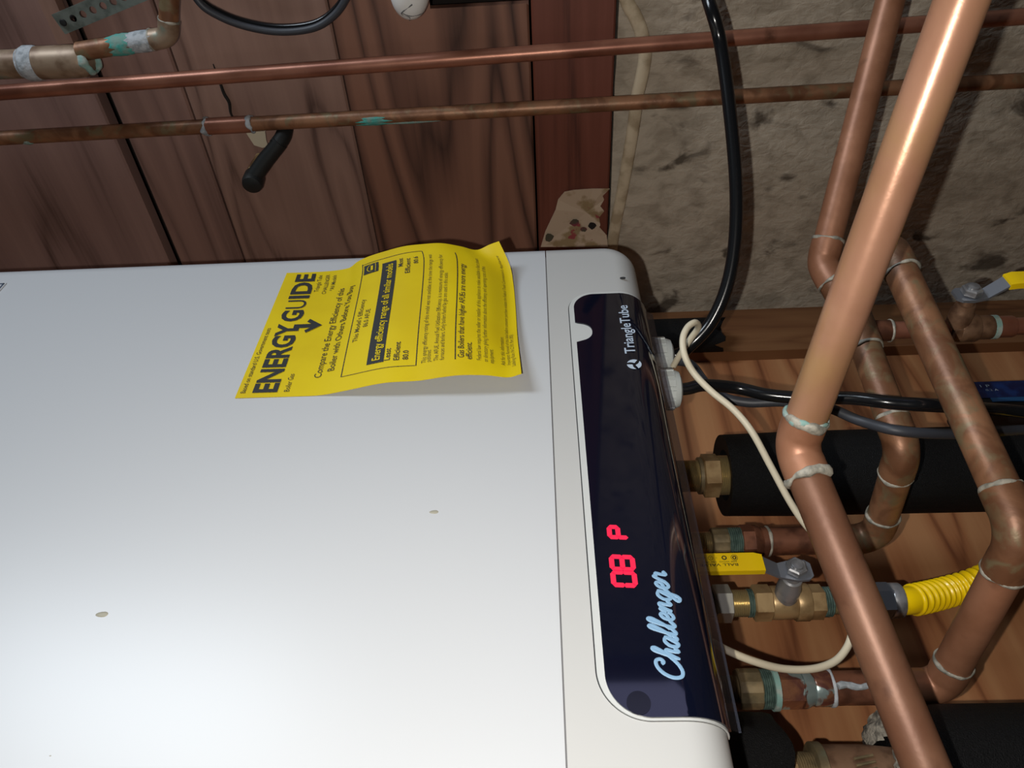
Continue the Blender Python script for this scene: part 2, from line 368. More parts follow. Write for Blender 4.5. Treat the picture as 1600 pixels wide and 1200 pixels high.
ZC = ZB + FR; S1 = SEAM - ZC          # s: distance down the console's face from the seam, then round the bottom edge
def on_face(X, s, off=0):
    if s <= S1: return Vector((X, FY - off, SEAM - s))
    t = min((s - S1) / FR, math.pi / 2)
    return Vector((X, FY + FR - (FR + off) * math.cos(t), ZC - (FR + off) * math.sin(t)))
PX0, PX1 = .1345, .4395; SP = .0185      # panel span and its upper edge below the seam
def top_edge(X, grow=0):
    x0, x1, s = PX0 - grow * .3, PX1 + grow, SP - grow
    ra, rb = .016 + grow, .019 + grow; rz = .015 + grow; rzb = .019 + grow
    if X > x1 - ra: q = (X - (x1 - ra)) / ra; s += rz * (1 - math.sqrt(max(0, 1 - min(1, q) ** 2)))
    if X < x0 + rb: q = ((x0 + rb) - X) / rb; s += rzb * (1 - math.sqrt(max(0, 1 - min(1, q) ** 2)))
    if not grow:                         # thumb notch
        c = at(893, 522, Y=FY)[0]; q = abs(X - c) / .0102
        if q < 1: s += .0112 * math.sqrt(max(0.0, 1 - q ** 2.4))
    return s
def face_strip(name, grow_in, grow_out, off, m, send=None, ncol=300, nrow=14, depth_=.0015, parent=None):
    g = G(); send = send or S1 + FR * math.pi / 2
    cols = []
    go = grow_out if grow_out is not None else 0
    X0, X1 = PX0 - go * .3, PX1 + go
    for i in range(ncol + 1):
        u = .5 - .5 * math.cos(math.pi * i / ncol); X = X0 + (X1 - X0) * u
        a = top_edge(X, go); cols.append((X, a, send))
    V = []; 
    for o_ in (off, off - depth_):
        for X, a, b in cols:
            for k in range(nrow + 1): V.append(on_face(X, a + (b - a) * (k / nrow), o_))
    m1 = nrow + 1; h = len(cols) * m1; Fc = []
    for i in range(ncol):
        for k in range(nrow):
            a = i * m1 + k; Fc.append((a, a + 1, a + m1 + 1, a + m1))
        a = i * m1; Fc.append((a, a + m1, a + m1 + h, a + h)); a = i * m1 + nrow; Fc.append((a, a + m1, a + m1 + h, a + h))
    for i in (0, ncol):
        for k in range(nrow): a = i * m1 + k; Fc.append((a, a + 1, a + 1 + h, a + h))
    return mk(name, V, Fc, m, parent or boiler, sharp=40)
face_strip('panel_groove', 0, .0040, .00012, M['gap'], depth_=.0006)
o = face_strip('panel_rim', 0, .0034, .0010, M['rim']); o['label'] = 'pale raised rim around the control panel'
panel = face_strip('control_panel', 0, 0, .0020, M['navy'], send=S1 + FR * 1.30)
panel['label'] = 'glossy navy control panel with thumb notch and red digits'
# clear acrylic lip along the panel's bottom edge
V = []; nn = 60
for i in range(nn + 1):
    X = PX0 + .001 + (PX1 - PX0 - .002) * i / nn
    p = on_face(X, S1 + FR * 1.30, .0020); q = on_face(X, S1 + FR * 1.30, .0008)
    dn = Vector((0, .0035, -.0052))
    V += [p, p + dn, q + dn, q]
Fc = []
for i in range(nn):
    for k in range(4): Fc.append((i * 4 + k, i * 4 + (k + 1) % 4, i * 4 + 4 + (k + 1) % 4, i * 4 + 4 + k))
mk('clear_lip', V, Fc, M['lip'], panel, smooth=False)['label'] = 'clear acrylic lip under the panel'
OFFP = .0022
def panel_pt(px, py): p = at(px, py, Y=FY - OFFP); return p
def disc(c, rx, rz, m, name, parent, n=28, off=0):
    V = [Vector(c)] + [Vector(c) + Vector((rx * math.cos(2 * math.pi * k / n), off, rz * math.sin(2 * math.pi * k / n))) for k in range(n)]
    V += [p + Vector((0, .0006, 0)) for p in V[1:]]
    F2 = [(0, k + 1, (k + 1) % n + 1) for k in range(n)] + [(k + 1, (k + 1) % n + 1, n + 1 + (k + 1) % n, n + 1 + k) for k in range(n)]
    return mk(name, V, F2, m, parent, sharp=50)
for q in ((998, 1098),): disc(panel_pt(*q), .0052, .0052, M['navy_dark'], 'panel_disc', panel)  # plain dark disc set on the panel face

# flat lettering
_fc = {}
def text2d(s, bold=0.0, shear=0.0):
    cu = bpy.data.curves.new('t', 'FONT'); cu.body = s; cu.size = 1; cu.offset = bold; cu.shear = shear; cu.resolution_u = 3
    ob = bpy.data.objects.new('t', cu); C.objects.link(ob); dg = bpy.context.evaluated_depsgraph_get(); dg.update()
    me = bpy.data.meshes.new_from_object(ob.evaluated_get(dg))
    V = [(p.co.x, p.co.y) for p in me.vertices]; F2 = [tuple(p.vertices) for p in me.polygons]
    bpy.data.objects.remove(ob); bpy.data.curves.remove(cu); bpy.data.meshes.remove(me)
    return V, F2
def text_part(name, s, fn, m, parent, width=None, height=None, bold=0.0, shear=0.0, ref=None):
    V, F2 = text2d(s, bold, shear)
    x0, x1 = min(p[0] for p in V), max(p[0] for p in V); cap = .73
    sx = width / (x1 - x0); sy = (height / cap) if height else sx
    return mk(name, [fn((p[0] - x0) * sx, p[1] * sy) for p in V], F2, m, parent, smooth=False)
a, b = panel_pt(991, 552), panel_pt(984, 478)
text_part('lettering', 'TriangleTube', lambda u, h: Vector((a[0] + u, FY - OFFP, a[2] - .0008 + h)), M['print_white'], panel, width=b[0] - a[0] + .001, height=.0072, bold=.012)
# three bladed mark beside the lettering
lc = panel_pt(991, 569); g = G()
for k in range(3):
    t0 = math.radians(90 + 120 * k); pts = []
    for j in range(11):
        u = j / 10; ang = t0 + u * 1.75; pts.append((.0047 * math.cos(ang), .0047 * math.sin(ang)))
    for j in range(7):
        u = j / 6; ang = t0 + 1.75 - u * 1.3; rr = .0047 * (1 - u) + .0012 * u; rr = max(rr - .0012 * math.sin(math.pi * u), .0008)
        pts.append((rr * math.cos(ang - .25 * u), rr * math.sin(ang - .25 * u)))
    g.add([(lc[0] + p[0], FY - OFFP, lc[2] + p[1]) for p in pts], [tuple(range(len(pts)))])
g.make('logo_mark', M['print_white'], panel, smooth=False)
# script lettering as ribbons
a, b = panel_pt(1070, 1061), panel_pt(1046, 892)
SCR = {'C': (1.0, [[(.66, .98), (.78, .86), (.9, 1.02), (.78, 1.24), (.5, 1.22), (.2, .95), (.05, .5), (.14, .1), (.4, -.02), (.72, .1), (1.0, .36)]]),
       'h': (.62, [[(-.05, .3), (.25, .7), (.48, 1.2), (.4, 1.34), (.28, 1.1), (.06, 0)], [(.06, .1), (.3, .6), (.46, .62), (.42, .3), (.44, .02), (.62, .22)]]),
       'a': (.66, [[(.5, .6), (.28, .64), (.08, .38), (.1, .06), (.26, 0), (.5, .5)], [(.54, .66), (.44, .12), (.52, 0), (.7, .22)]]),
       'l': (.40, [[(-.05, .22), (.22, .7), (.42, 1.2), (.34, 1.36), (.22, 1.1), (.08, .2), (.18, 0), (.42, .25)]]),
       'e': (.52, [[(-.03, .2), (.3, .32), (.42, .5), (.32, .66), (.14, .52), (.08, .2), (.2, 0), (.36, .04), (.54, .24)]]),
       'n': (.66, [[(-.02, .3), (.12, .62), (.16, .5), (.06, 0)], [(.08, .15), (.3, .58), (.46, .62), (.42, .3), (.44, .02), (.68, .24)]]),
       'g': (.66, [[(.5, .6), (.28, .64), (.08, .38), (.1, .06), (.26, 0), (.5, .5)], [(.56, .66), (.4, -.2), (.24, -.5), (.06, -.44), (.16, -.24), (.45, .0), (.7, .22)]]),
       'r': (.6, [[(-.02, .2), (.16, .62), (.24, .72), (.3, .58), (.44, .6), (.4, .3), (.42, .04), (.62, .2)]])}
g = G(); pen = 0; tot = sum(SCR[c][0] for c in 'Challenger'); kx = (b[0] - a[0]) / tot; ky = .0088; bw_ = .0009
for ch in 'Challenger':
    wd, strokes = SCR[ch]
    for st in strokes:
        q = spline([(pen + x + .18 * (y - .3), y, 0) for x, y in st], 6)
        q = [Vector((a[0] + p.x * kx, FY - OFFP + .0002, a[2] + .0005 + p.y * ky)) for p in q]
        V, F2 = tube(q, [bw_ * (.6 if i in (0, len(q) - 1) else 1) for i in range(len(q))], 10)
        g.add([(p.x, FY - OFFP + (p.y - FY + OFFP) * .3, p.z) for p in V], F2)
    pen += wd
g.make('script_lettering', M['print_blue'], panel, smooth=False)
# seven segment digits
def digit(px0, py0, segs, wd, ht):
    p = panel_pt(px0, py0); g = G(); t = .0013
    Sg = {'a': ((.12, 1), (.88, 1)), 'g': ((.12, .5), (.88, .5)), 'd': ((.12, 0), (.88, 0)), 'f': ((0, .94), (0, .56)), 'b': ((1, .94), (1, .56)), 'e': ((0, .44), (0, .06)), 'c': ((1, .44), (1, .06))}
    for s in segs:
        (x0, y0), (x1, y1) = Sg[s]; A = Vector((p[0] + (x0 + .1 * y0) * wd, FY - OFFP, p[2] + y0 * ht)); B = Vector((p[0] + (x1 + .1 * y1) * wd, FY - OFFP, p[2] + y1 * ht))
        d = (B - A).normalized(); n_ = Vector((-d.z, 0, d.x)) * t; e = d * t * .9
        g.add([A - e, A + n_, B + n_, B + e, B - n_, A - n_], [(0, 1, 2, 3, 4, 5)])
    return g.make('led_digit', M['led'], panel, smooth=False)
digit(993, 915, 'abcdef', .0072, .0104); digit(990, 890, 'abcdefg', .0072, .0104); digit(980, 840, 'abefg', .0064, .0088)

c = at(973, 434, Y=FY - .0004); disc(c, .0012, .0021, M['gap'], 'screw_hole', boiler)
# framed label at the top of the cover
c = at(11, 443, Y=FY); g = G().box((c[0] - .14, FY - .0008, c[2] + .0), (c[0], FY + .001, c[2] + .09)); lb = g.make('rating_label', M['enamel'], boiler, smooth=False)
lb['label'] = 'small white label with a navy border'
g = G(); x0, x1, z0, z1 = c[0] - .138, c[0] - .001, c[2] + .001, c[2] + .088; t = .0011
for q in (((x0, z0), (x1, z0 + t)), ((x1 - t, z0), (x1, z1)), ((x0, z1 - t), (x1, z1)), ((x0, z0), (x0 + t, z1))): g.box((q[0][0], FY - .0012, q[0][1]), (q[1][0], FY, q[1][1]))
g.make('label_border', M['border'], lb, smooth=False)
for (q, s) in (((162, 960), .0030), ((680, 800), .0024), ((79, 1181), .0012)):
    p = at(*q, Y=FY); V, F2 = lathe((0, 0, 0), (0, -1, 0), [(0, 1), (.25, .9), (.4, .5), (.45, .1)], 14)
    mk('putty_drip', [Vector((p.x + t_.x * s * .55, FY + t_.y * s * .4 + .0002, p.z + t_.z * s * (1.5 if t_.z > 0 else .8))) for t_ in V], F2, M['chip'], boiler, sharp=80)
# cable glands in the boiler's underside
def gland(px, py, Y):
    c = at(px, py, Y=Y); top = Vector((c.x, Y, ZB + .004)); L_ = top.z - c.z; ru = .0135
    V, F2 = lathe(top, (0, 0, -1), [(0, ru * .98), (L_ * .42, ru * .98), (L_ * .45, ru * 1.06), (L_ * .82, ru * 1.06), (L_ * .95, ru * .95), (L_, ru * .74), (L_ - .003, ru * .5)], 36)
    g_ = mk('cable_gland', V, F2, M['gland'], boiler, sharp=40)
    q = G()
    for k in range(12):
        a_ = 2 * math.pi * k / 12; d = Vector((math.cos(a_), math.sin(a_), 0)); e = Vector((-d.y, d.x, 0)); A = top + Vector((0, 0, -L_ * .46)); B = top + Vector((0, 0, -L_ * .80))
        r0, r1, h = ru * 1.03, ru * 1.13, .0024
        q.add([A + d * r0 - e * h, A + d * r0 + e * h, A + d * r1 + e * h, A + d * r1 - e * h, B + d * r0 - e * h, B + d * r0 + e * h, B + d * r1 + e * h, B + d * r1 - e * h],
              [(0, 1, 2, 3), (4, 5, 6, 7), (0, 1, 5, 4), (1, 2, 6, 5), (2, 3, 7, 6), (3, 0, 4, 7)])
    q.make('grip_rib', M['gland'], g_, smooth=False)
    return c
gl1 = gland(1050, 556, .385); gl2 = gland(1063, 608, .372)

# ------------------------------------------------------------------ yellow efficiency label, curling off the boiler
W_ = .1425
HB = [(0, .0006), (.05, .0006), (.06, .0015), (.073, .0042), (.099, .0098), (.121, .0108), (.136, .0131), (.148, .0143), (.164, .0135), (.178, .0112), (.186, .0138)]
HT = [(0, .0006), (.03, .0006), (.05, .003), (.058, .0085), (.067, .0126), (.08, .0166), (.0956, .0205), (.11, .0218), (.125, .0220), (.1396, .0185), (.1515, .0148), (.1617, .0191), (.169, .0217)]
HE = [(0, .0138), (.3, .008), (.6, .005), (.8, .006), (.9, .0105), (1, .0217)]; BE = [(0, .186), (.3, .183), (.6, .181), (.8, .179), (.9, .1765), (1, .169)]
def sm(T):                           # smooth table lookup (catmull-rom on the knots)
    xs = [t[0] for t in T]; ys = [t[1] for t in T]; m = [0] * len(xs)
    for i in range(len(xs)):
        lo_, hi_ = max(i - 1, 0), min(i + 1, len(xs) - 1); m[i] = (ys[hi_] - ys[lo_]) / (xs[hi_] - xs[lo_])
    def fn(x):
        x = min(max(x, xs[0]), xs[-1]); i = 0
        while i < len(xs) - 2 and x > xs[i + 1]: i += 1
        h = xs[i + 1] - xs[i]; t = (x - xs[i]) / h
        return ys[i] * (2 * t ** 3 - 3 * t * t + 1) + h * m[i] * (t ** 3 - 2 * t * t + t) + ys[i + 1] * (3 * t * t - 2 * t ** 3) + h * m[i + 1] * (t ** 3 - t * t)
    return fn
hb_, ht_, he_, be_ = sm(HB), sm(HT), sm(HE), sm(BE)
def sheet(a, s, off=0):
    t = a / W_; be = be_(t); h = hb_(s * .186) * (1 - t) + ht_(s * .169) * t
    k = min(max((s - .88) / .12, 0), 1); k = k * k * (3 - 2 * k)
    h += k * (he_(t) - (hb_(.186) * (1 - t) + ht_(.169) * t))
    return Vector((.342 + a, FY - max(h, .0005) - off, ZT + .2 - s * be))
lab = thing('efficiency_label', (.413, FY, ZT + .1), 'yellow paper efficiency label with black print curling off the white boiler', 'label')
na, ns = 36, 80; V = []; F2 = []
for side in (0, 1):
    for i in range(na + 1):
        for j in range(ns + 1): V.append(sheet(W_ * i / na, j / ns, -.0003 * side))
h = (na + 1) * (ns + 1)
for i in range(na):
    for j in range(ns):
        a = i * (ns + 1) + j; F2 += [(a, a + 1, a + ns + 2, a + ns + 1), (a + h, a + ns + 1 + h, a + ns + 2 + h, a + 1 + h)]
for i in range(na):
    for j in (0, ns): a = i * (ns + 1) + j; F2.append((a, a + ns + 1, a + ns + 1 + h, a + h))
for j in range(ns):
    for i in (0, na): a = i * (ns + 1) + j; F2.append((a, a + 1, a + 1 + h, a + h))
mk('paper_sheet', V, F2, M['paper'], lab, sharp=80)
ORG_OFF = .0004
def pr(name, s, a0, a1, sb, hs, bold=0.0, m='ink', shear=0):
    """print s along the sheet from a0 to a1, baseline at sb, capital height hs (fractions of the sheet's length)"""
    ex = (' ' not in s)
    return text_part(name, s, lambda u, v_: sheet(a0 + u, sb - v_, ORG_OFF), M[m], lab, width=a1 - a0, height=hs, bold=bold, shear=shear)
def patch(g, a0, a1, s0, s1, na_=24, ns_=6, off=.0003):
    V = [sheet(a0 + (a1 - a0) * i / na_, s0 + (s1 - s0) * j / ns_, off) for i in range(na_ + 1) for j in range(ns_ + 1)]
    g.add(V, [(i * (ns_ + 1) + j, i * (ns_ + 1) + j + 1, (i + 1) * (ns_ + 1) + j + 1, (i + 1) * (ns_ + 1) + j) for i in range(na_) for j in range(ns_)])
pr('print_line', 'Based on standard U.S. Government tests', .0040, .0720, .030, .018, m='ink_soft', bold=.008)
pr('heading', 'ENERGY', .0040, .0765, .140, .086, bold=.036)
pr('heading', 'G', .0790, .0925, .138, .086, bold=.035)
pr('heading', 'U', .0945, .1050, .138, .086, bold=.0)
pr('heading', 'IDE', .1070, .1395, .138, .086, bold=.036)
g = G(); patch(g, .0708, .0752, .12, .205, 4, 8, .00045)
A_ = [sheet(.0650, .176, .00045), sheet(.0680, .168, .00045), sheet(.0730, .203, .00045), sheet(.0780, .168, .00045), sheet(.0812, .176, .00045), sheet(.0730, .234, .00045)]
g.add(A_, [(0, 1, 2, 5), (2, 3, 4, 5)]); g.make('arrow', M['ink'], lab, smooth=False)
pr('print_line', 'Boiler Gas', .0043, .0215, .186, .020, m='ink_soft', bold=.006)
pr('print_line', 'Triangle Tube', .1150, .1370, .172, .020, m='ink_soft', bold=.004)
pr('print_line', 'CHALLENGER', .1115, .1370, .207, .018, m='ink_soft', bold=.004)
pr('print_line', '*All Models', .1150, .1355, .238, .019, m='ink_soft', bold=.004)
pr('print_line', 'Compare the Energy Efficiency of this', .0165, .1160, .287, .028, m='ink_soft', bold=.006)
pr('print_line', 'Boiler with Others Before You Buy', .0215, .1146, .332, .028, m='ink_soft', bold=.006)
g = G()
for q in ((.0130, .1350, .3640, .3675), (.0130, .1335, .6360, .6395)): patch(g, *q, 30, 1)
for q in ((.0130, .0135, .364, .638), (.1335, .1340, .364, .638)): patch(g, *q, 1, 30)
g.make('box_outline', M['ink'], lab, smooth=False)
pr('print_line', "This Model's Efficiency", .0451, .0902, .402, .020, m='ink_soft', bold=.004)
pr('print_line', '86.0 AFUE', .0587, .0773, .433, .020, m='ink_soft', bold=.004)
g = G(); patch(g, .0190, .1278, .4565, .520, 30, 6, .0003); g.make('black_bar', M['ink'], lab, smooth=False)
text_part('print_line', 'Energy efficiency range of all similar models', lambda u, v_: sheet(.0215 + u, .504 - v_, .0006), M['paper'], lab, width=.103, height=.031, bold=.012)
pr('print_line', 'Least', .0198, .0310, .5420, .022, bold=.012)
pr('print_line', 'Efficient', .0190, .0362, .5760, .022, bold=.012)
pr('print_line', '80.0', .0190, .0275, .6080, .021, bold=.012)
pr('print_line', 'Most', .1185, .1285, .5480, .022, bold=.008)
pr('print_line', 'Efficient', .1094, .1268, .5800, .022, bold=.008)
pr('print_line', '80.6', .1195, .1277, .6130, .020, bold=.008)
g = G(); patch(g, .1205, .1318, .373, .440, 6, 6, .0003); em = g.make('emblem', M['ink'], lab, smooth=False); em['label'] = 'small black emblem with an arc'
g = G(); ac = []
for k in range(13):
    u = math.pi * k / 12; ac.append((.1262 - .0044 * math.cos(u), .412 - .026 * math.sin(u)))
for (p, q) in zip(ac[:-1], ac[1:]):
    g.add([sheet(p[0], p[1], .0006), sheet(q[0], q[1], .0006), sheet(q[0], q[1] + .0035, .0006), sheet(p[0], p[1] + .0035, .0006)], [(0, 1, 2, 3)])
patch(g, .1212, .1310, .425, .4275, 4, 1, .0006); patch(g, .1235, .1290, .404, .414, 4, 1, .0006); g.make('emblem_arc', M['paper'], em, smooth=False)
P_ = 'ink_soft'
pr('print_line', 'This energy efficiency rating of this model was not available at the time the range was', .0145, .1285, .6720, .017, m=P_)
pr('print_line', 'published.', .0150, .0262, .6890, .017, m=P_)
pr('print_line', 'The AFUE, Annual Fuel Utilization Efficiency, is a measure of energy efficiency for', .0150, .1275, .7160, .017, m=P_)
pr('print_line', 'furnaces and boilers. Only boilers fueled by gas are used in this scale.', .0150, .1055, .7370, .017, m=P_)
g = G(); patch(g, .0143, .1310, .7745, .7785, 30, 1); g.make('rule_line', M['ink'], lab, smooth=False)
pr('print_line', 'Gas Boilers that have higher AFUEs are more energy', .0158, .1175, .8070, .023, bold=.006, shear=.15)
pr('print_line', 'efficient.', .0140, .0305, .8350, .023, bold=.006, shear=.15)
pr('print_line', 'Federal law requires the seller or installer of this appliance to make available a fact sheet', .0136, .1282, .8660, .016, m=P_)
pr('print_line', 'or directory giving further information about the efficiency and operating cost of this', .0122, .1190, .8890, .016, m=P_)
pr('print_line', 'equipment.', .0115, .0255, .9090, .016, m=P_)
pr('print_line', 'Ask for this information.', .0115, .0425, .9480, .015, m=P_)
pr('print_line', 'Important: Removal of this label before consumer purchase violates the Federal Trade Commission\u2019s Appliance', .0122, .1340, .9660, .013, m=P_)
pr('print_line', 'Labeling Rule (16 C.F.R. Part 305).', .0105, .0475, .9830, .014, m=P_)

# ------------------------------------------------------------------ pipe builder
PR = .0111
def pipe_run(th, pts, mats, r=PR, R=.020, cup=.013, bend_m=None, beads=True, bead_m='solder', bead_r=.085):
    """straight lengths and elbows of one soldered run; every length, elbow and solder bead a part"""
    P = [Vector(p) for p in pts]; nseg = len(P) - 1; prev = P[0]; Rs = R
    for i in range(nseg):
        end = P[i + 1]; arc = None
        if i < nseg - 1:
            d0 = (P[i + 1] - P[i]).normalized(); d1 = (P[i + 2] - P[i + 1]).normalized(); th_ = d0.angle(d1); R = Rs[i] if isinstance(Rs, (list, tuple)) else Rs; tl = R * math.tan(th_ / 2)
            T1 = P[i + 1] - d0 * tl; T2 = P[i + 1] + d1 * tl; nrm = (d1 - d0 * d1.dot(d0)).normalized(); ctr = T1 + nrm * R
            arc = [ctr + (-nrm * math.cos(th_ * k / 10) + d0 * math.sin(th_ * k / 10)) * R for k in range(11)]; end = T1
        m = mats[i] if isinstance(mats, (list, tuple)) else mats
        V, F2 = tube([prev.lerp(end, k / 6) for k in range(7)], r, 28); mk('pipe', V, F2, M[m], th)
        if arc:
            path = [T1 - d0 * cup, T1 - d0 * cup * .98, T1 - d0 * .002, T1] + arc[1:-1] + [T2, T2 + d1 * .002, T2 + d1 * cup * .98, T2 + d1 * cup]
            rr = [r * 1.01, r * 1.10, r * 1.10, r * 1.09] + [r * 1.08] * 9 + [r * 1.09, r * 1.10, r * 1.10, r * 1.01]
            V, F2 = tube(path, rr, 28); mk('elbow', V, F2, M[bend_m or m], th, sharp=50)
            if beads:
                for c_, d in ((T1 - d0 * cup, d0), (T2 + d1 * cup, d1)):
                    V, F2 = ring_bead(c_, d, r * 1.05, r * bead_r, wob=.6); mk('solder_bead', V, F2, M[bead_m], th, sharp=80)
            prev = T2
        else: prev = end
def zfit(th, X, Y, segs):
    """fittings in line on a plumb axis; segs: (part name, kind, column from, column to, half height in pixels, material)"""
    out = []
    for nm, kind, c0, c1, rp, m in segs:
        z0, z1 = zax(c0, X, Y), zax(c1, X, Y); L_ = z0 - z1; r = rp * depth((X, Y, (z0 + z1) / 2)) / F_PX; o_ = (X, Y, z0)
        if kind == 'hex':
            V, F2 = lathe(o_, (0, 0, -1), [(0, r * .95), (L_ * .07, r * 1.08), (L_ * .93, r * 1.08), (L_, r * .95)], 6, .25)
            out.append(mk(nm, V, F2, M[m], th, sharp=20))
        elif kind == 'thread':
            k = max(3, int(L_ / .0014)); pf = []
            for i in range(k): pf += [(L_ * i / k, r * .93), (L_ * (i + .5) / k, r)]
            pf.append((L_, r * .93)); V, F2 = lathe(o_, (0, 0, -1), pf, 32); out.append(mk(nm, V, F2, M[m], th, sharp=20))
        elif kind == 'knurl':
            V, F2 = lathe(o_, (0, 0, -1), [(0, r * .95), (L_ * .06, r), (L_ * .94, r), (L_, r * .95)], 36)
            n_ = 36; V = [Vector(p) for p in V]
            for i, p in enumerate(V):
                if (i % n_) % 6 in (0, 1): p.x = X + (p.x - X) * .955; p.y = Y + (p.y - Y) * .955
            out.append(mk(nm, V, F2, M[m], th, sharp=18))
        elif kind == 'taper':
            V, F2 = lathe(o_, (0, 0, -1), [(0, r), (L_ * .35, r * .98), (L_ * .7, r * .84), (L_, r * .80)], 32); out.append(mk(nm, V, F2, M[m], th, sharp=40))
        elif kind == 'bead':
            V, F2 = ring_bead((X, Y, (z0 + z1) / 2), (0, 0, 1), r * .96, r * .07); out.append(mk(nm, V, F2, M[m], th, sharp=80))
        else:
            V, F2 = lathe(o_, (0, 0, -1), [(0, r * .96), (L_ * .08, r), (L_ * .92, r), (L_, r * .96)], 32); out.append(mk(nm, V, F2, M[m], th, sharp=40))
    return out
YC = .50
xrow = lambda px, py: at(px, py, Y=YC).x

# thin pipes clipped to the right wall
def thin_pipe(label, q0, q1, X, m, couple=(), stain=None, r=.0079):
    a, b = at(*q0, X=X), at(*q1, X=X); d = (b - a).normalized(); A, B = a - d * .60, b + d * .75
    th = thing('copper_pipe', A.lerp(B, .5), label, 'pipe', 'thin copper pipes on the wall')
    V, F2 = tube([A.lerp(B, k / 8) for k in range(9)], r, 24); mk('pipe', V, F2, M[m], th)
    for (x0, y0, x1, y1) in couple:
        p, q = at(x0, y0, X=X), at(x1, y1, X=X)
        p, q = A + d * (p - A).dot(d), A + d * (q - A).dot(d)
        V, F2 = tube([p, p + d * .0006, q - d * .0006, q], [r * 1.02, r * 1.16, r * 1.16, r * 1.02], 24); mk('coupling', V, F2, M['copper_red'], th, sharp=50)
        for c_ in (p, q): V, F2 = ring_bead(c_, d, r * 1.1, r * .2, wob=.8); mk('solder_bead', V, F2, M['crust'], th, sharp=80)
    return th, A, d
thin_pipe('bright thin copper pipe running past the white rounded cap and wood wall', (0, 145), (1600, 26), .80, 'copper_red')
th, A, d = thin_pipe('thin copper pipe with a soldered coupling and teal stain, above the yellow label', (0, 216), (1600, 126), .80, 'copper_brown', couple=[(322, 196, 392, 192)])
def crusts(th, A, d, q, X, r, rad, m, name, seed=1, ln=1.4, half=math.pi, dir0=(-.55, .83, 0)):
    """irregular corrosion crust hugging a pipe, all round or over part of its girth"""
    rnd = random.Random(seed); c_ = at(*q, X=X); c_ = A + d * (c_ - A).dot(d); u = Vector(dir0); u = (u - d * u.dot(d)).normalized(); b = d.cross(u); n, k2 = 28, 7; V = []; F2 = []
    for k in range(k2):
        for i in range(n + 1):
            a = half * (2 * i / n - 1); e = (k / (k2 - 1) - .5) * 2; tp = 1 if half > 3 else math.sqrt(max(.02, 1 - (a / half) ** 2))
            jag = ln * rad * tp * (1 + .22 * math.sin(a * 3 + seed) + .35 * math.sin(a * 11 + seed) + .25 * rnd.random())
            rr = r * (1.005 + (.07 + .10 * rnd.random()) * (1 - e * e) * tp); V.append(c_ + d * e * jag + (u * math.cos(a) + b * math.sin(a)) * rr)
    for k in range(k2 - 1):
        for i in range(n): F2.append((k * (n + 1) + i, k * (n + 1) + i + 1, (k + 1) * (n + 1) + i + 1, (k + 1) * (n + 1) + i))
    return mk(name, V, F2, M[m], th, sharp=80)
crusts(th, A, d, (586, 188), .80, .0079, .012, 'teal', 'verdigris_patch', 5, half=.95, dir0=(-.85, .5, 0))
crusts(th, A, d, (640, 186), .80, .0079, .016, 'verdigris', 'verdigris_patch', 9, half=.35)
crusts(th, A, d, (44, 214), .80, .0079, .003, 'verdigris', 'verdigris_patch', 3, half=.7)

# fat pipe with reducer in the top corner
a, b = at(-90, 105, X=.775), at(118, 96, X=.775); c_ = at(160, 70, X=.775); e_ = at(271, 52, X=.775)
th = thing('corroded_reducer_pipe', a, 'fat copper pipe stepping down to a small elbow, crusted white and teal', 'pipe')
V, F2 = tube([a.lerp(b, k / 6) for k in range(7)], .0140, 28); mk('pipe', V, F2, M['fat_pipe'], th)
p = a.lerp(b, .62); dd = (b - a).normalized()
V, F2 = tube([p, p + dd * .001, b, b + dd * .010, b + dd * .016], [.0141, .0160, .0160, .0150, .011], 28); mk('reducer', V, F2, M['fat_pipe'], th, sharp=50)
V, F2 = tube([p - dd * .002, p + dd * .004, p + dd * .012, p + dd * .016], [.0145, .0172, .0170, .0162], 28); mk('flux_crust', V, F2, M['crust'], th)
sr = .0092; e2 = at(266, -50, X=.775); st = b + dd * .010
ds = (e_ - c_).normalized()
pipe_run(th, [st + Vector((-.002, -.010, 0)), st + Vector((-.002, -.010, 0)) + ds * (e_ - c_).length * 1.25 , e2], ['copper_brown', 'copper_brown'], r=.0092, R=.013, cup=.009, bend_m='fat_pipe')
p0 = st + Vector((-.002, -.010, 0))
crusts(th, p0, ds, (222, 58), .775, 0.0092, .009, 'crust', 'flux_crust', 7)
crusts(th, p0, ds, (192, 64), .775, 0.0092, .007, 'teal', 'verdigris_patch', 2)
V, F2 = ring_bead(b + dd * .014, dd + Vector((0, -.35, 0)), .0118, .0026, wob=.6); mk('flux_crust', V, F2, M['verdigris'], th, sharp=80)

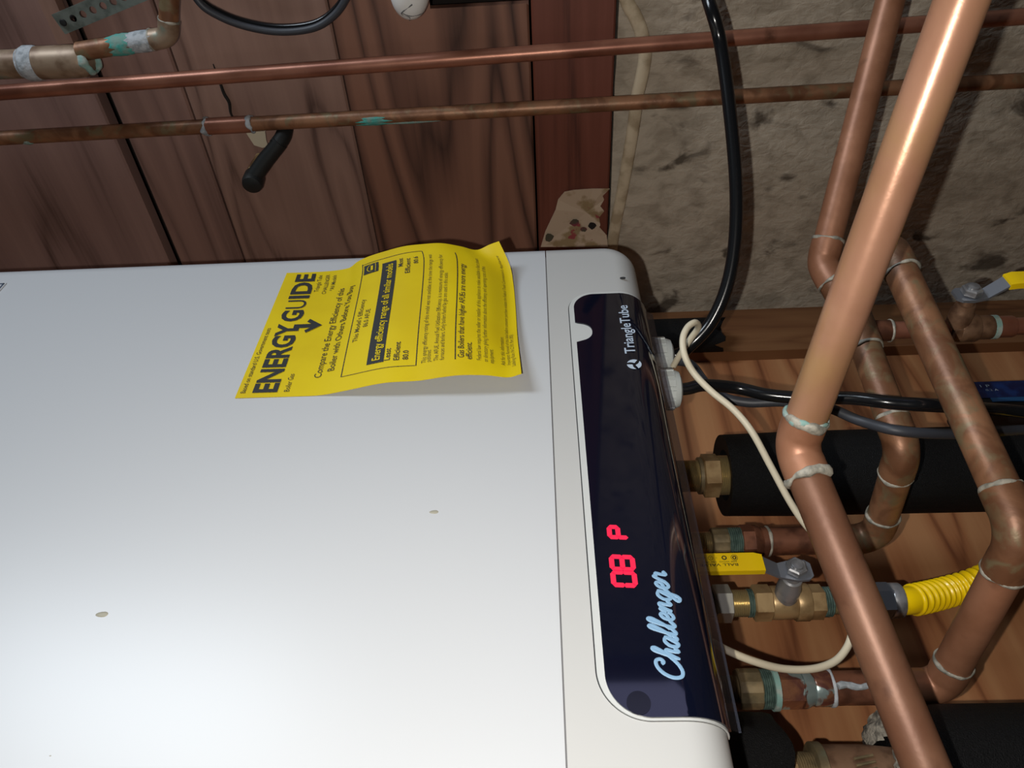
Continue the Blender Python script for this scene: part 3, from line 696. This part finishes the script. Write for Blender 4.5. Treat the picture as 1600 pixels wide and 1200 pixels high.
# perforated hanger strap
a, b = at(92, 38, X=.79), at(330, -62, X=.79); d = (b - a).normalized(); L_ = (b - a).length; nrm = Vector((-1, 0, 0)); wv_ = d.cross(nrm).normalized()
th = thing('hanger_strap', a, 'grey perforated metal hanger strap with a row of holes', 'strap')
g = G(); hw = .0098; pitch = .0122; nh = int(L_ / pitch); thk = .0012
def sp(u, v_, k): return a + d * u + wv_ * v_ + nrm * (k * thk)
for i in range(nh):
    u0, u1 = i * pitch, (i + 1) * pitch; uc = (u0 + u1) / 2; n = 16; hr = .0036
    ring = [(uc + hr * math.cos(2 * math.pi * k / n), hr * math.sin(2 * math.pi * k / n)) for k in range(n)]
    sq = []
    for k in range(n):
        cx, sx = math.cos(2 * math.pi * k / n), math.sin(2 * math.pi * k / n); m_ = max(abs(cx), abs(sx)); sq.append((uc + cx / m_ * (u1 - u0) / 2, sx / m_ * hw))
    V = [sp(*p, kk) for kk in (0, 1) for p in ring + sq]; h = 2 * n; F2 = []
    for k in range(n):
        k1 = (k + 1) % n
        for z in (0, h): F2.append((z + k, z + k1, z + n + k1, z + n + k))
        F2.append((k, k1, h + k1, h + k))
        if abs(ring[k][1]) > -1: F2.append((n + k, n + k1, h + n + k1, h + n + k))
    g.add(V, F2)
g.make('strap', M['galv'], th, smooth=False)
V, F2 = lathe(sp(pitch * .5, 0, 1.2), nrm, [(-.03, .0018), (0, .0018), (0, .0034), (.001, .0030), (.0014, .001)], 14); mk('nail', V, F2, M['black_iron'], th)

# black cable loop at the top
th = thing('cable_loop', at(430, 44, X=.80), 'loop of two black cables hanging over the dark wood boards', 'cable')
for k, off in enumerate((0, 7)):
    P = [at(x, y + off, X=.80 - .004 * k) for x, y in ((230, -260), (285, -60), (310, -5), (345, 20), (390, 36), (440, 43), (490, 37), (522, 17), (542, -12), (560, -60), (590, -260))]
    V, F2 = tube(spline(P, 8), .0036, 14); mk('cable', V, F2, M['grey_cable' if k else 'black_cable'], th)

# white rounded cap with cracks
cp = at(640, -25, X=.775); th = thing('rounded_cap', cp, 'white rounded cap with thin dark cracks against the wood wall', 'cap')
dn = (at(640, 30, X=.775) - cp); L_ = dn.length; dn.normalize(); rx = 33 * depth(cp) / F_PX
V, F2 = lathe(cp, dn, [(-L_ * .7, rx * .55), (-L_ * .5, rx * .9), (0, rx * 1.0)] + [(L_ * math.sin(math.pi / 2 * k / 12), rx * math.cos(math.pi / 2 * k / 12) ** .9 if k < 12 else .0005) for k in range(1, 13)], 40)
mk('cap', V, F2, M['porcelain'], th, sharp=80)
V, F2 = lathe(cp - dn * L_ * .6, (1, 0, 0), [(0, .010), (.06, .010)], 16); mk('stem', V, F2, M['porcelain'], th)
for path in (((644, -2), (630, 10), (628, 16), (640, 21), (640, 30)), ((628, 13), (640, 18), (655, 18), (664, 17))):
    Q = []
    for q in path:                   # drop the crack onto the cap's surface
        p = at(*q, X=.775); t = (p - cp).dot(dn); rr = rx * math.sqrt(max(.02, 1 - min(.99, max(t, 0) / L_) ** 2)); side = p - cp - dn * t
        vdir = (Vector(EYE) - p).normalized(); vdir = (vdir - dn * vdir.dot(dn)).normalized(); s_ = side - vdir * side.dot(vdir)
        if s_.length > rr * .97: s_ = s_.normalized() * rr * .97
        Q.append(cp + dn * t + s_ + vdir * math.sqrt(max(rr * rr - s_.length_squared, 0)) * 1.02)
    V, F2 = tube(spline(Q, 5), .0007, 6); mk('crack', V, F2, M['crack'], th)

# black bracket arm below the second thin pipe
th = thing('bracket_arm', at(440, 215, X=.81), 'black iron bracket arm with a round end below the pipe coupling', 'bracket')
P = [at(448, 190, X=.822), at(443, 212, X=.80), at(432, 228, X=.788)]; V, F2 = tube(spline(P, 6), .0088, 18); mk('bent_end', V, F2, M['black_iron'], th)
P = [at(438, 222, X=.79), at(415, 250, X=.785), at(398, 274, X=.78)]; V, F2 = tube(P, [.0086, .0092, .0092], 18); mk('arm', V, F2, M['black_iron'], th)
q = at(395, 280, X=.778); V, F2 = lathe(q + Vector((.012, 0, 0)), (-1, .15, 0), [(0, .008), (.004, .0115), (.016, .0118), (.021, .0105), (.023, .006)], 28); mk('round_end', V, F2, M['black_iron'], th, sharp=50)
V, F2 = lathe(at(394, 262, X=.80), (-1, 0, 0), [(-.03, .004), (.006, .004), (.008, .002)], 14); mk('screw', V, F2, M['brass'], th)
P = [at(x, y, X=.81) for x, y in ((384, 207), (414, 205), (416, 220), (419, 229), (410, 231), (397, 227))]; P2 = [p + Vector((.0012, 0, 0)) for p in P]; n = len(P)
mk('paper_tag', P + P2, [tuple(range(n)), tuple(range(n, 2 * n))] + [(i, (i + 1) % n, n + (i + 1) % n, n + i) for i in range(n)], M['white_wire'], th, smooth=False)['label'] = 'small cream paper tag'

# torn paper scrap on the wood
P = [(845, 386), (852, 362), (868, 328), (872, 312), (882, 300), (897, 297), (926, 295), (953, 295), (940, 302), (944, 312), (938, 322), (944, 330), (936, 340), (938, 352), (932, 362), (948, 368), (950, 386)]
P = [at(x, y, X=XR - .0065 - .001 * (i % 3)) for i, (x, y) in enumerate(P)]; n = len(P); cc = sum(P, Vector((0,0,0))) / n; cc.x = XR - .0062
V = P + [p + Vector((.001, 0, 0)) for p in P] + [cc, cc + Vector((.001, 0, 0))]
F2 = [(i, (i + 1) % n, 2 * n) for i in range(n)] + [(n + i, n + (i + 1) % n, 2 * n + 1) for i in range(n)] + [(i, (i + 1) % n, n + (i + 1) % n, n + i) for i in range(n)]
sp_ = thing('paper_scrap', cc, 'torn scrap of faded printed paper stuck to the red-brown board', 'paper')
mk('scrap', V, F2, M['scrap'], sp_, smooth=False)
rnd = random.Random(8)
for (x, y, s, mm) in ((858, 372, .008, 'scrap_dark'), (898, 348, .007, 'scrap_dark'), (925, 352, .006, 'dark_wood'), (912, 358, .005, 'scrap_dark')):
    c_ = at(x, y, X=XR - .0090); V = [c_] + [c_ + Vector((0, math.cos(k * .7) * s * rnd.uniform(.6, 1.1), math.sin(k * .7) * s * rnd.uniform(.5, 1))) for k in range(9)]
    mk('printed_patch', V, [(0, i + 1, (i + 1) % 9 + 1) for i in range(9)], M[mm], sp_, smooth=False)

# ------------------------------------------------------------------ cables
P = [at(x, y, X=XR + .004) for x, y in ((960, -70), (979, 0), (992, 25), (1002, 50), (1008, 85), (1003, 118), (996, 150), (990, 195), (981, 250), (970, 310), (960, 360), (955, 400), (948, 470))]
V, F2 = tube(spline(P, 6), .0052, 14, flat=(Vector((0, .4, 1)), 1.4, .6)); tag(mk('flat_cable', V, F2, M['nm_cable']), 'cream flat cable stapled down the concrete beside the wood boards', 'cable')
P = [at(930, -420, X=.812), at(1000, -270, X=.80), at(1070, -110, d=.60), at(1107, 0, d=.555), at(1126, 70, d=.56), at(1141, 180, d=.56), at(1150, 290, d=.56), at(1148, 380, d=.562), at(1135, 450, d=.565), at(1110, 505, d=.57), at(1078, 540, d=.575), Vector((gl1.x + .001, .385, gl1.z - .004)), Vector((gl1.x, .385, gl1.z + .012))]
V, F2 = tube(spline(P, 8), .0050, 18); tag(mk('power_cable', V, F2, M['black_cable']), 'glossy black power cable sweeping past the concrete into the upper white gland', 'cable', 'black cables under the boiler')
d0 = depth(gl2)
P = [Vector((gl2.x, .372, gl2.z + .012)), Vector((gl2.x, .372, gl2.z - .004)), at(1100, 602, d=d0), at(1150, 606, d=.54), at(1200, 617, d=.53), at(1260, 622, d=.52), at(1330, 622, d=.505), at(1400, 630, d=.49), at(1470, 634, d=.49), at(1560, 640, d=.54), at(1680, 648, d=.54), at(1900, 640, d=.55)]
V, F2 = tube(spline(P, 8), .0046, 18); tag(mk('power_cable', V, F2, M['black_cable']), 'thick black cable leaving the lower white gland behind the copper pipes', 'cable', 'black cables under the boiler')
P = [Vector((gl1.x - .003, .388, gl1.z + .012)), Vector((gl1.x - .003, .388, gl1.z - .003)), at(1080, 570, d=.575), at(1102, 598, d=.56), at(1130, 620, d=.555), at(1170, 629, d=.55), at(1225, 628, d=.54), at(1290, 636, d=.525), at(1345, 658, d=.51), at(1410, 674, d=.49), at(1500, 678, d=.50), at(1590, 672, d=.535), at(1690, 668, d=.54), at(1900, 664, d=.55)]
V, F2 = tube(spline(P, 8), .0036, 16); tag(mk('power_cable', V, F2, M['grey_cable']), 'thinner dark cable dipping below the thick black one, over the foam sleeve', 'cable', 'black cables under the boiler')
P = [at(1052, 572, d=.57), at(1064, 552, d=.56), at(1080, 528, d=.55), at(1091, 512, d=.54), at(1086, 504, d=.53), at(1074, 512, d=.525), at(1067, 530, d=.52), at(1070, 556, d=.515), at(1085, 584, d=.515), at(1112, 612, d=.51), at(1146, 640, d=.505), at(1175, 675, d=.50), at(1205, 730, d=.50), at(1235, 785, d=.50), at(1262, 824, d=.50), at(1300, 862, d=.50), at(1325, 912, d=.49), at(1333, 960, d=.48), at(1331, 990, d=.475), at(1322, 1014, d=.47), at(1303, 1034, d=.465), at(1270, 1045, d=.46), at(1225, 1045, d=.455), at(1180, 1034, d=.45), at(1140, 1018, d=.45), at(1105, 1000, d=.45), at(1070, 985, d=.455)]
V, F2 = tube(spline(P, 8), .0024, 14); tag(mk('sensor_wire', V, F2, M['white_wire']), 'thin cream wire looping from the glands down around the gas valve', 'wire')

# black foam stub and blue-labelled case against the back wall
a = at(1000, 527, Y=.62); b = at(1124, 527, Y=.62); b.x = a.x
th = thing('foam_stub', b, 'short black foam stub with a ragged end beside the lumber upright', 'insulation')
V, F2 = tube([a.lerp(b, k / 8) for k in range(9)], .023, 26); n = 26
V = [Vector(p) + (Vector((0, 0, .006 * math.sin(i * 2.3) + .004 * math.sin(i * 5.1))) if i >= 8 * n else Vector((0,0,0))) for i, p in enumerate(V)]
mk('sleeve', V, F2, M['foam'], th)
V, F2 = lathe(b + Vector((0, 0, .004)), (0, 0, -1), [(0, .010), (.006, .010), (.0061, .008)], 18); mk('bore', V, F2, M['gap'], th)
c_ = at(1572, 648, Y=.60); th = thing('controller_case', c_, 'dark case with a deep blue label behind the slanting copper pipe', 'controller')
def rbox(c, sx, sy, sz, r, n=5):
    P = []; 
    for k in range(n + 1):
        pass
    rings = []
    for yy, ins in ((sy, 0), (-sy + r, 0), (-sy + r * .3, r * .3), (-sy, r)):
        rings.append([(c[0] + x, c[1] + yy, c[2] + z) for x, z in rrect(-sx + ins, sx - ins, -sz + ins, sz - ins, max(r - ins, .0006) + .001, n)])
    m = len(rings[0]); V = [p for q in rings for p in q]; F2 = [tuple(range(m)), tuple(range(len(V) - m, len(V)))]
    for i in range(len(rings) - 1):
        for k in range(m): F2.append((i * m + k, i * m + (k + 1) % m, (i + 1) * m + (k + 1) % m, (i + 1) * m + k))
    return V, F2
V, F2 = rbox(c_, .026, .030, .045, .006); mk('case', V, F2, M['case_black'], th, sharp=40)
fc = c_ + Vector((0, -.0302, 0))
G().box((fc.x - .004, fc.y - .0006, fc.z - .038), (fc.x + .021, fc.y + .001, fc.z + .040)).make('blue_label', M['blue'], th, smooth=False)
G().box((fc.x - .010, fc.y - .0008, fc.z - .038), (fc.x - .004, fc.y + .001, fc.z + .030)).make('blue_stripe', M['blue_light'], th, smooth=False)
text_part('lettering', '1 P', lambda u, h: Vector((fc.x + .012 + u * 0 + h, fc.y - .0012, fc.z + .033 - u)), M['print_white'], th, width=.010, height=.004)
text_part('lettering', '0.2 A', lambda u, h: Vector((fc.x + .006 + h, fc.y - .0012, fc.z + .030 - u)), M['print_white'], th, width=.013, height=.003)

# ------------------------------------------------------------------ insulated pipes
def foam_sleeve(th, X, Y, z0, z1, R, name='foam_sleeve', rag0=0, rag1=0, bore=.014):
    n, k2 = 40, 16; V = []; F2 = []
    for k in range(k2 + 1):
        t = k / k2; z = z0 + (z1 - z0) * t
        for i in range(n):
            a = 2 * math.pi * i / n; dz = 0
            if k == 0: dz = rag0 * (math.sin(a * 3 + 1) + .5 * math.sin(a * 7))
            if k == k2: dz = rag1 * (math.sin(a * 2 + 1) + .6 * math.sin(a * 5) + .4 * random.random())
            rr = R * (1 + .012 * math.sin(a * 2 + t * 5) + .006 * random.random()) * (.965 if k in (0, k2) else 1)
            V.append((X + rr * math.cos(a), Y + rr * math.sin(a), z + dz))
    for k in range(k2):
        for i in range(n): F2.append((k * n + i, k * n + (i + 1) % n, (k + 1) * n + (i + 1) % n, (k + 1) * n + i))
    for e in (0, k2):                # ring end with an open bore
        q = len(V)
        for i in range(n):
            a = 2 * math.pi * i / n; V.append((X + bore * math.cos(a), Y + bore * math.sin(a), V[e * n + i][2] + (.002 if e else -.002)))
        for i in range(n): F2.append((e * n + i, e * n + (i + 1) % n, q + (i + 1) % n, q + i))
        q2 = len(V)
        for i in range(n):
            a = 2 * math.pi * i / n; V.append((X + bore * math.cos(a), Y + bore * math.sin(a), (z0 + z1) / 2))
        for i in range(n): F2.append((q + i, q + (i + 1) % n, q2 + (i + 1) % n, q2 + i))
    return mk(name, V, F2, M['foam'], th, sharp=45)
X = xrow(1300, 738); zb_in = ZB + .03
th = thing('insulated_pipe', (X, YC, zax(1200, X, YC)), 'thick black foam insulated pipe with a brass union, beside the white glands', 'pipe', 'foam insulated pipes under the boiler')
zf = zax(1128, X, YC)
foam_sleeve(th, X, YC, zf, zax(2900, X, YC), .0365, bore=.022)
zfit(th, X, YC, [('threaded_nipple', 'thread', 1040, 1092, 25, 'brass_bright'), ('washer', 'round', 1090, 1096, 29, 'brass_old'), ('union_nut', 'hex', 1096, 1122, 32, 'brass'), ('threaded_nipple', 'thread', 1120, 1140, 31, 'brass_bright'), ('pipe', 'round', 1138, 1200, 26, 'copper')])
X2 = xrow(1300, 1211)
th = thing('insulated_pipe', (X2, YC, zax(1300, X2, YC)), 'black foam insulated pipe with an old brass valve fitting and frayed foam ends', 'pipe', 'foam insulated pipes under the boiler')
o = foam_sleeve(th, X2, YC, ZB + .002, zax(1213, X2, YC), .0365, rag1=.0035, bore=.02); o['label'] = 'short black foam collar under the boiler'
foam_sleeve(th, X2, YC, zax(1406, X2, YC), zax(3000, X2, YC), .040, rag0=.0008, bore=.022)
fr = zfit(th, X2, YC, [('hex_nut', 'hex', 1206, 1240, 42, 'brass'), ('threaded_nipple', 'thread', 1238, 1280, 34, 'brass_old'), ('flange', 'round', 1270, 1286, 48, 'brass_old'), ('valve_body', 'taper', 1284, 1480, 44, 'bronze'), ('frayed_foam', 'round', 1384, 1402, 80, 'foam_rag')])
me = fr[-1]; bpy.data.objects.remove(me); z_ = zax(1400, X2, YC) + .003; V = []; F2 = []; n, k2 = 64, 9; rnd = random.Random(3)
for k in range(k2):                  # frayed end: a lumpy fibrous cone of torn foam
    for i_ in range(n):
        a = 2 * math.pi * i_ / n; t = k / (k2 - 1); R_ = .021 + (.0385 - .021) * math.sin(t * math.pi / 2) + rnd.uniform(-.0012, .0012)
        V.append((X2 + R_ * math.cos(a), YC + R_ * math.sin(a), z_ + .004 * math.sin(3 * a) - .006 * t * t + rnd.uniform(-.0016, .0016)))
for k in range(k2 - 1):
    for i_ in range(n): F2.append((k * n + i_, k * n + (i_ + 1) % n, (k + 1) * n + (i_ + 1) % n, (k + 1) * n + i_))
mk('frayed_foam', V, F2, M['foam_rag'], th, sharp=80)
zc_ = zax(1340, X2, YC)
for k in range(4):                   # cast marks on the valve body
    p = Vector((X2 + .012 - .004 * k, YC - .0, zc_ + .004)); rad = .0188; ang = math.radians(-118 + 12 * k)
    q0 = Vector((X2 + rad * math.cos(ang), YC + rad * math.sin(ang), zc_ + .006)); q1 = Vector((X2 + rad * math.cos(ang + .12), YC + rad * math.sin(ang + .12), zc_ - .006))
    V, F2 = tube([q0, q1], .0009, 8); mk('cast_mark', V, F2, M['brass_old'], th)

# ------------------------------------------------------------------ copper runs
# second riser -> tee -> jog -> first union
X1 = xrow(1240, 845)
th = thing('copper_riser', at(1357, 520, d=.56), 'brown copper riser from the concrete corner jogging over the foam sleeve to a union', 'pipe')
e1 = Vector((X1, YC, zax(1368, X1, YC)))
tee = at(1341, 512, d=.575)
pipe_run(th, [at(1284, 412, d=.60).lerp(at(1412, -80, d=.575), 2.4), at(1284, 412, d=.60), tee], ['copper', 'copper_brown'], R=.018)
pipe_run(th, [tee, at(1412, 703, d=.515), e1, Vector((X1, YC, zax(1196, X1, YC)))], ['copper_brown', 'copper_brown', 'copper_dark'], R=.016, bend_m='copper_brown')
dv = (at(1412, 703, d=.515) - tee).normalized()
V, F2 = tube([tee - dv * .016, tee - dv * .0155, tee + dv * .0195, tee + dv * .020], [PR, PR * 1.16, PR * 1.16, PR], 28); mk('tee', V, F2, M['copper_brown'], th, sharp=50)
V, F2 = ring_bead(tee + dv * .020, dv, PR * 1.06, .0011); mk('solder_bead', V, F2, M['solder'], th, sharp=80)
zfit(th, X1, YC, [('threaded_nipple', 'thread', 1060, 1114, 17, 'brass_bright'), ('union_nut', 'knurl', 1111, 1137, 23, 'brass_old'), ('sealed_thread', 'thread', 1136, 1158, 23, 'greentape'), ('union_hex', 'hex', 1156, 1177, 25, 'copper_dark'), ('cup', 'taper', 1175, 1192, 26, 'copper_dark'), ('cup', 'round', 1188, 1199, 23, 'copper_dark'), ('solder_bead', 'bead', 1197, 1201, 23.5, 'solder')])
XV, YV = tee.x, tee.y + .004
zfit(th, XV, YV, [('branch_cup', 'round', 1358, 1392, 17, 'copper_dark'), ('solder_bead', 'bead', 1388, 1392, 18, 'solder'), ('pipe', 'round', 1390, 1481, 14, 'copper_red')])
# third run -> second union
X3 = xrow(1300, 1075)
th = thing('copper_return', at(1540, 740, d=.44), 'long mottled copper pipe slanting past the valve down to a teal crusted union', 'pipe')
e3 = Vector((X3, YC, zax(1470, X3, YC)))
pipe_run(th, [at(1394, 393, d=.535).lerp(at(1362, 404, d=.66), 2.4), at(1394, 393, d=.535), at(1598, 838, d=.42), e3, Vector((X3, YC, zax(1296, X3, YC)))], ['copper_brown', 'copper_brown', 'copper', 'copper_dark'], R=[.012, .026, .013], bend_m=None)
zfit(th, X3, YC, [('threaded_nipple', 'thread', 1100, 1156, 21, 'brass_old'), ('union_nut', 'knurl', 1151, 1187, 31, 'brass_old'), ('sealed_thread', 'thread', 1185, 1208, 30, 'greentape'), ('flux_crust', 'round', 1204, 1213, 33, 'verdigris'), ('union_hex', 'hex', 1211, 1252, 28, 'copper_heat'), ('cup', 'taper', 1250, 1272, 30, 'copper_heat'), ('cup', 'round', 1268, 1296, 27, 'copper_heat'), ('solder_bead', 'bead', 1294, 1299, 28, 'crust')])
V, F2 = tube([Vector((X3 - .004 + .001 * math.sin(k), YC - .0112, zax(1300 + 7 * k, X3, YC))) for k in range(11)], [.0022, .0026, .002, .0024, .0022, .0018, .002, .0016, .0014, .001, .0006], 10); mk('flux_run', V, F2, M['crust'], th)
# near pipe across the foreground
th = thing('copper_main', at(1250, 690, d=.415), 'shiny copper pipe bent at a solder-ringed elbow, crossing in front of everything', 'pipe')
ext = lambda a, b, l: b + (b - a).normalized() * l
pE, pA, pB = at(1243, 697, d=.415), at(1540, -100, d=.30), at(1500, 1330, d=.335)
pipe_run(th, [ext(pE, pA, .35), pE, ext(pE, pB, .12)], ['copper_near', 'copper_low'], R=.016, cup=.010, bend_m='copper', bead_r=.15)
pA, pE = at(1540, -100, d=.30), at(1243, 697, d=.415); dA = (pE - pA).normalized()
tl = .016 * math.tan(dA.angle((at(1500, 1330, d=.335) - pE).normalized()) / 2)
V, F2 = ring_bead(pE - dA * (tl + .0112), dA, PR * 1.05, .0011, wob=.9); mk('solder_drip', V, F2, M['verdigris'], th, sharp=80)

# ------------------------------------------------------------------ valves
def lever_valve(th, body_c, stem_len, up, bend_px, sleeve_len, lw=.0125, m_body='brass', offs=.010, nut_m='steel', text=True, lean=.0, txt=True):
    """stem, nut and a flat cranked lever on a valve whose pipe is plumb; up: +1 lever points up, -1 down"""
    sd = Vector((lean, -1, 0)).normalized(); top = body_c + sd * stem_len
    V, F2 = lathe(body_c, sd, [(.004, .0085), (stem_len * .55, .0085), (stem_len * .62, .0075), (stem_len * .80, .0070), (stem_len * .82, .0055), (stem_len * 1.0, .0045)], 24); mk('stem', V, F2, M[nut_m], th, sharp=40)
    V, F2 = lathe(top + sd * .0035, sd, [(0, .0068), (.0005, .0074), (.0045, .0074), (.0055, .0062)], 6, .2); mk('lever_nut', V, F2, M['steel'], th, sharp=20)
    V, F2 = lathe(top + sd * .008, sd, [(0, .0042), (.0025, .0042), (.003, .0030)], 16); mk('stem_tip', V, F2, M['steel'], th)
    side = sd.cross(Vector((0, 0, 1))).normalized(); z = Vector((0, 0, up)); th_ = .0022
    def bar(path, widths, m, nm, tk):
        V = []; F2 = []
        for (u, o_), ww in zip(path, widths):
            c = top + z * u + sd * o_
            V += [c + side * ww + sd * tk, c - side * ww + sd * tk, c - side * ww - sd * tk, c + side * ww - sd * tk]
        for i in range(len(path) - 1):
            for k in range(4): F2.append((i * 4 + k, i * 4 + (k + 1) % 4, i * 4 + 4 + (k + 1) % 4, i * 4 + 4 + k))
        F2 += [(0, 1, 2, 3), tuple(range(len(V) - 4, len(V)))]
        return mk(nm, V, F2, M[m], th, sharp=25)
    bp = bend_px
    bar([(-.0115, .0018), (-.008, .0018), (0, .0018), (bp * .45, .0018), (bp, .0018 + offs), (bp + .01, .0020 + offs)], [.005, .0080, .0086, .0058, lw / 2, lw / 2], 'lever_grey', 'lever', th_ / 2)
    return bar([(bp * .93, .0018 + offs * .90), (bp + .004, .0020 + offs), (bp + .008, .0020 + offs), (bp + sleeve_len, .0020 + offs)], [lw / 2 + .0004, lw / 2 + .0012, lw / 2 + .0012, lw / 2 + .0012], 'yellow', 'handle_sleeve', .0024), top, sd, side, z, offs
# gas valve
XG = xrow(1240, 941)
th = thing('gas_valve', (XG, YC, zax(1230, XG, YC)), 'brass ball valve with a yellow lever handle in line with the yellow hose', 'valve', 'ball valves')
zfit(th, XG, YC, [('gas_stub', 'round', 1085, 1116, 20, 'black_iron'), ('hex_nut', 'hex', 1113, 1142, 27, 'steel_nut'), ('threaded_nipple', 'thread', 1141, 1168, 21, 'brass_bright'), ('sealed_thread', 'thread', 1166, 1176, 22, 'greentape'),
     ('end_hex', 'hex', 1175, 1204, 26, 'brass'), ('body', 'round', 1203, 1242, 26, 'brass'), ('collar', 'round', 1240, 1262, 29, 'brass'), ('end_hex', 'hex', 1261, 1285, 25, 'brass'), ('sealed_thread', 'thread', 1284, 1298, 23, 'greentape'), ('threaded_nipple', 'thread', 1297, 1315, 19, 'brass_bright'), ('hose_nut', 'hex', 1312, 1352, 26, 'steel_nut')])
bc = Vector((XG, YC, zax(1224, XG, YC)))
slv, top, sd, side, z, offs = lever_valve(th, bc, .040, 1, .0255, .075, lw=.0122, offs=.010)
face = lambda u, h: top + z * u + side * h + sd * (.0020 + offs + .0027)
# handle print reads upside down
text_part('handle_print', 'BALL VALVE', lambda u, h: face(.0420 + u, .0014 + h), M['ink'], slv, width=.026, height=.0021, bold=.01)
text_part('handle_print', '600 WOG  150 WSP', lambda u, h: face(.0425 + u, -.0006 + h), M['ink'], slv, width=.024, height=.0012)
text_part('handle_print', 'UL', lambda u, h: face(.0590 + u, -.0040 + h), M['ink'], slv, width=.0018, height=.0014)
text_part('handle_print', 'C', lambda u, h: face(.0555 + u, -.0040 + h), M['ink'], slv, width=.0010, height=.0012)
text_part('handle_print', 'US LISTED', lambda u, h: face(.0635 + u, -.0040 + h), M['ink'], slv, width=.008, height=.0012)
g = G()
for (u, rr, ri) in ((.0435, .0024, .86), (.0435, .0015, .5), (.0505, .0018, .55), (.0599, .0018, .84)):
    cc = face(u, -.0033)
    for k in range(16):
        a0_, a1_ = 2 * math.pi * k / 16, 2 * math.pi * (k + 1) / 16
        g.add([cc + z * math.cos(a_) * q + side * math.sin(a_) * q for a_, q in ((a0_, rr), (a1_, rr), (a1_, rr * ri), (a0_, rr * ri))], [(0, 1, 2, 3)])
g.make('handle_print', M['ink'], slv, smooth=False)
# corrugated hose
th = thing('gas_hose', (XG, YC, zax(1380, XG, YC)), 'yellow coated corrugated gas hose with a grey coupling nut', 'hose')
zfit(th, XG, YC, [('coupling_nut', 'hex', 1352, 1392, 26, 'lever_grey'), ('coupling_collar', 'round', 1388, 1406, 27, 'steel')])
P = spline([Vector((XG, YC, zax(1400, XG, YC))), Vector((XG, YC, zax(1425, XG, YC))), at(1480, 925, d=.56), at(1535, 907, d=.565), at(1600, 872, d=.58), at(1680, 846, d=.585), at(1800, 850, d=.585), at(1960, 880, d=.585)], 60)
V, F2 = [], []; ln = [0]
for i in range(1, len(P)): ln.append(ln[-1] + (P[i] - P[i - 1]).length)
rr = [.0102 if l < .012 else .0104 + .0014 * max(-.6, math.sin((l - .012) / .0064 * 2 * math.pi)) for l in ln]
V, F2 = tube(P, rr, 28); mk('corrugated_tube', V, F2, M['hose'], th, sharp=70)
# small valve by the lumber
XV, YV = tee.x, tee.y + .004
th = thing('drain_valve', (XV, YV, zax(1510, XV, YV)), 'small bronze ball valve with a yellow tipped grey lever beside the lumber upright', 'valve', 'ball valves')
zfit(th, XV, YV, [('end_hex', 'hex', 1483, 1498, 20, 'bronze'), ('body', 'round', 1494, 1524, 22, 'bronze'), ('end_collar', 'round', 1522, 1548, 19, 'bronze'), ('flux_crust', 'round', 1546, 1556, 19, 'verdigris'), ('cup', 'round', 1555, 1582, 17, 'copper_red'), ('pipe', 'round', 1580, 3200, 14.5, 'copper_red')])
bc = Vector((XV, YV, zax(1492, XV, YV)))
slv, top, sd, side, z, offs = lever_valve(th, bc, .030, -1, .024, .06, lw=.0125, offs=.012, nut_m='bronze')
text_part('handle_print', 'BALL', lambda u, h: top + z * (.046 + u) + side * (-.004 + h) + sd * (.0020 + offs + .0027), M['ink'], slv, width=.012, height=.004)
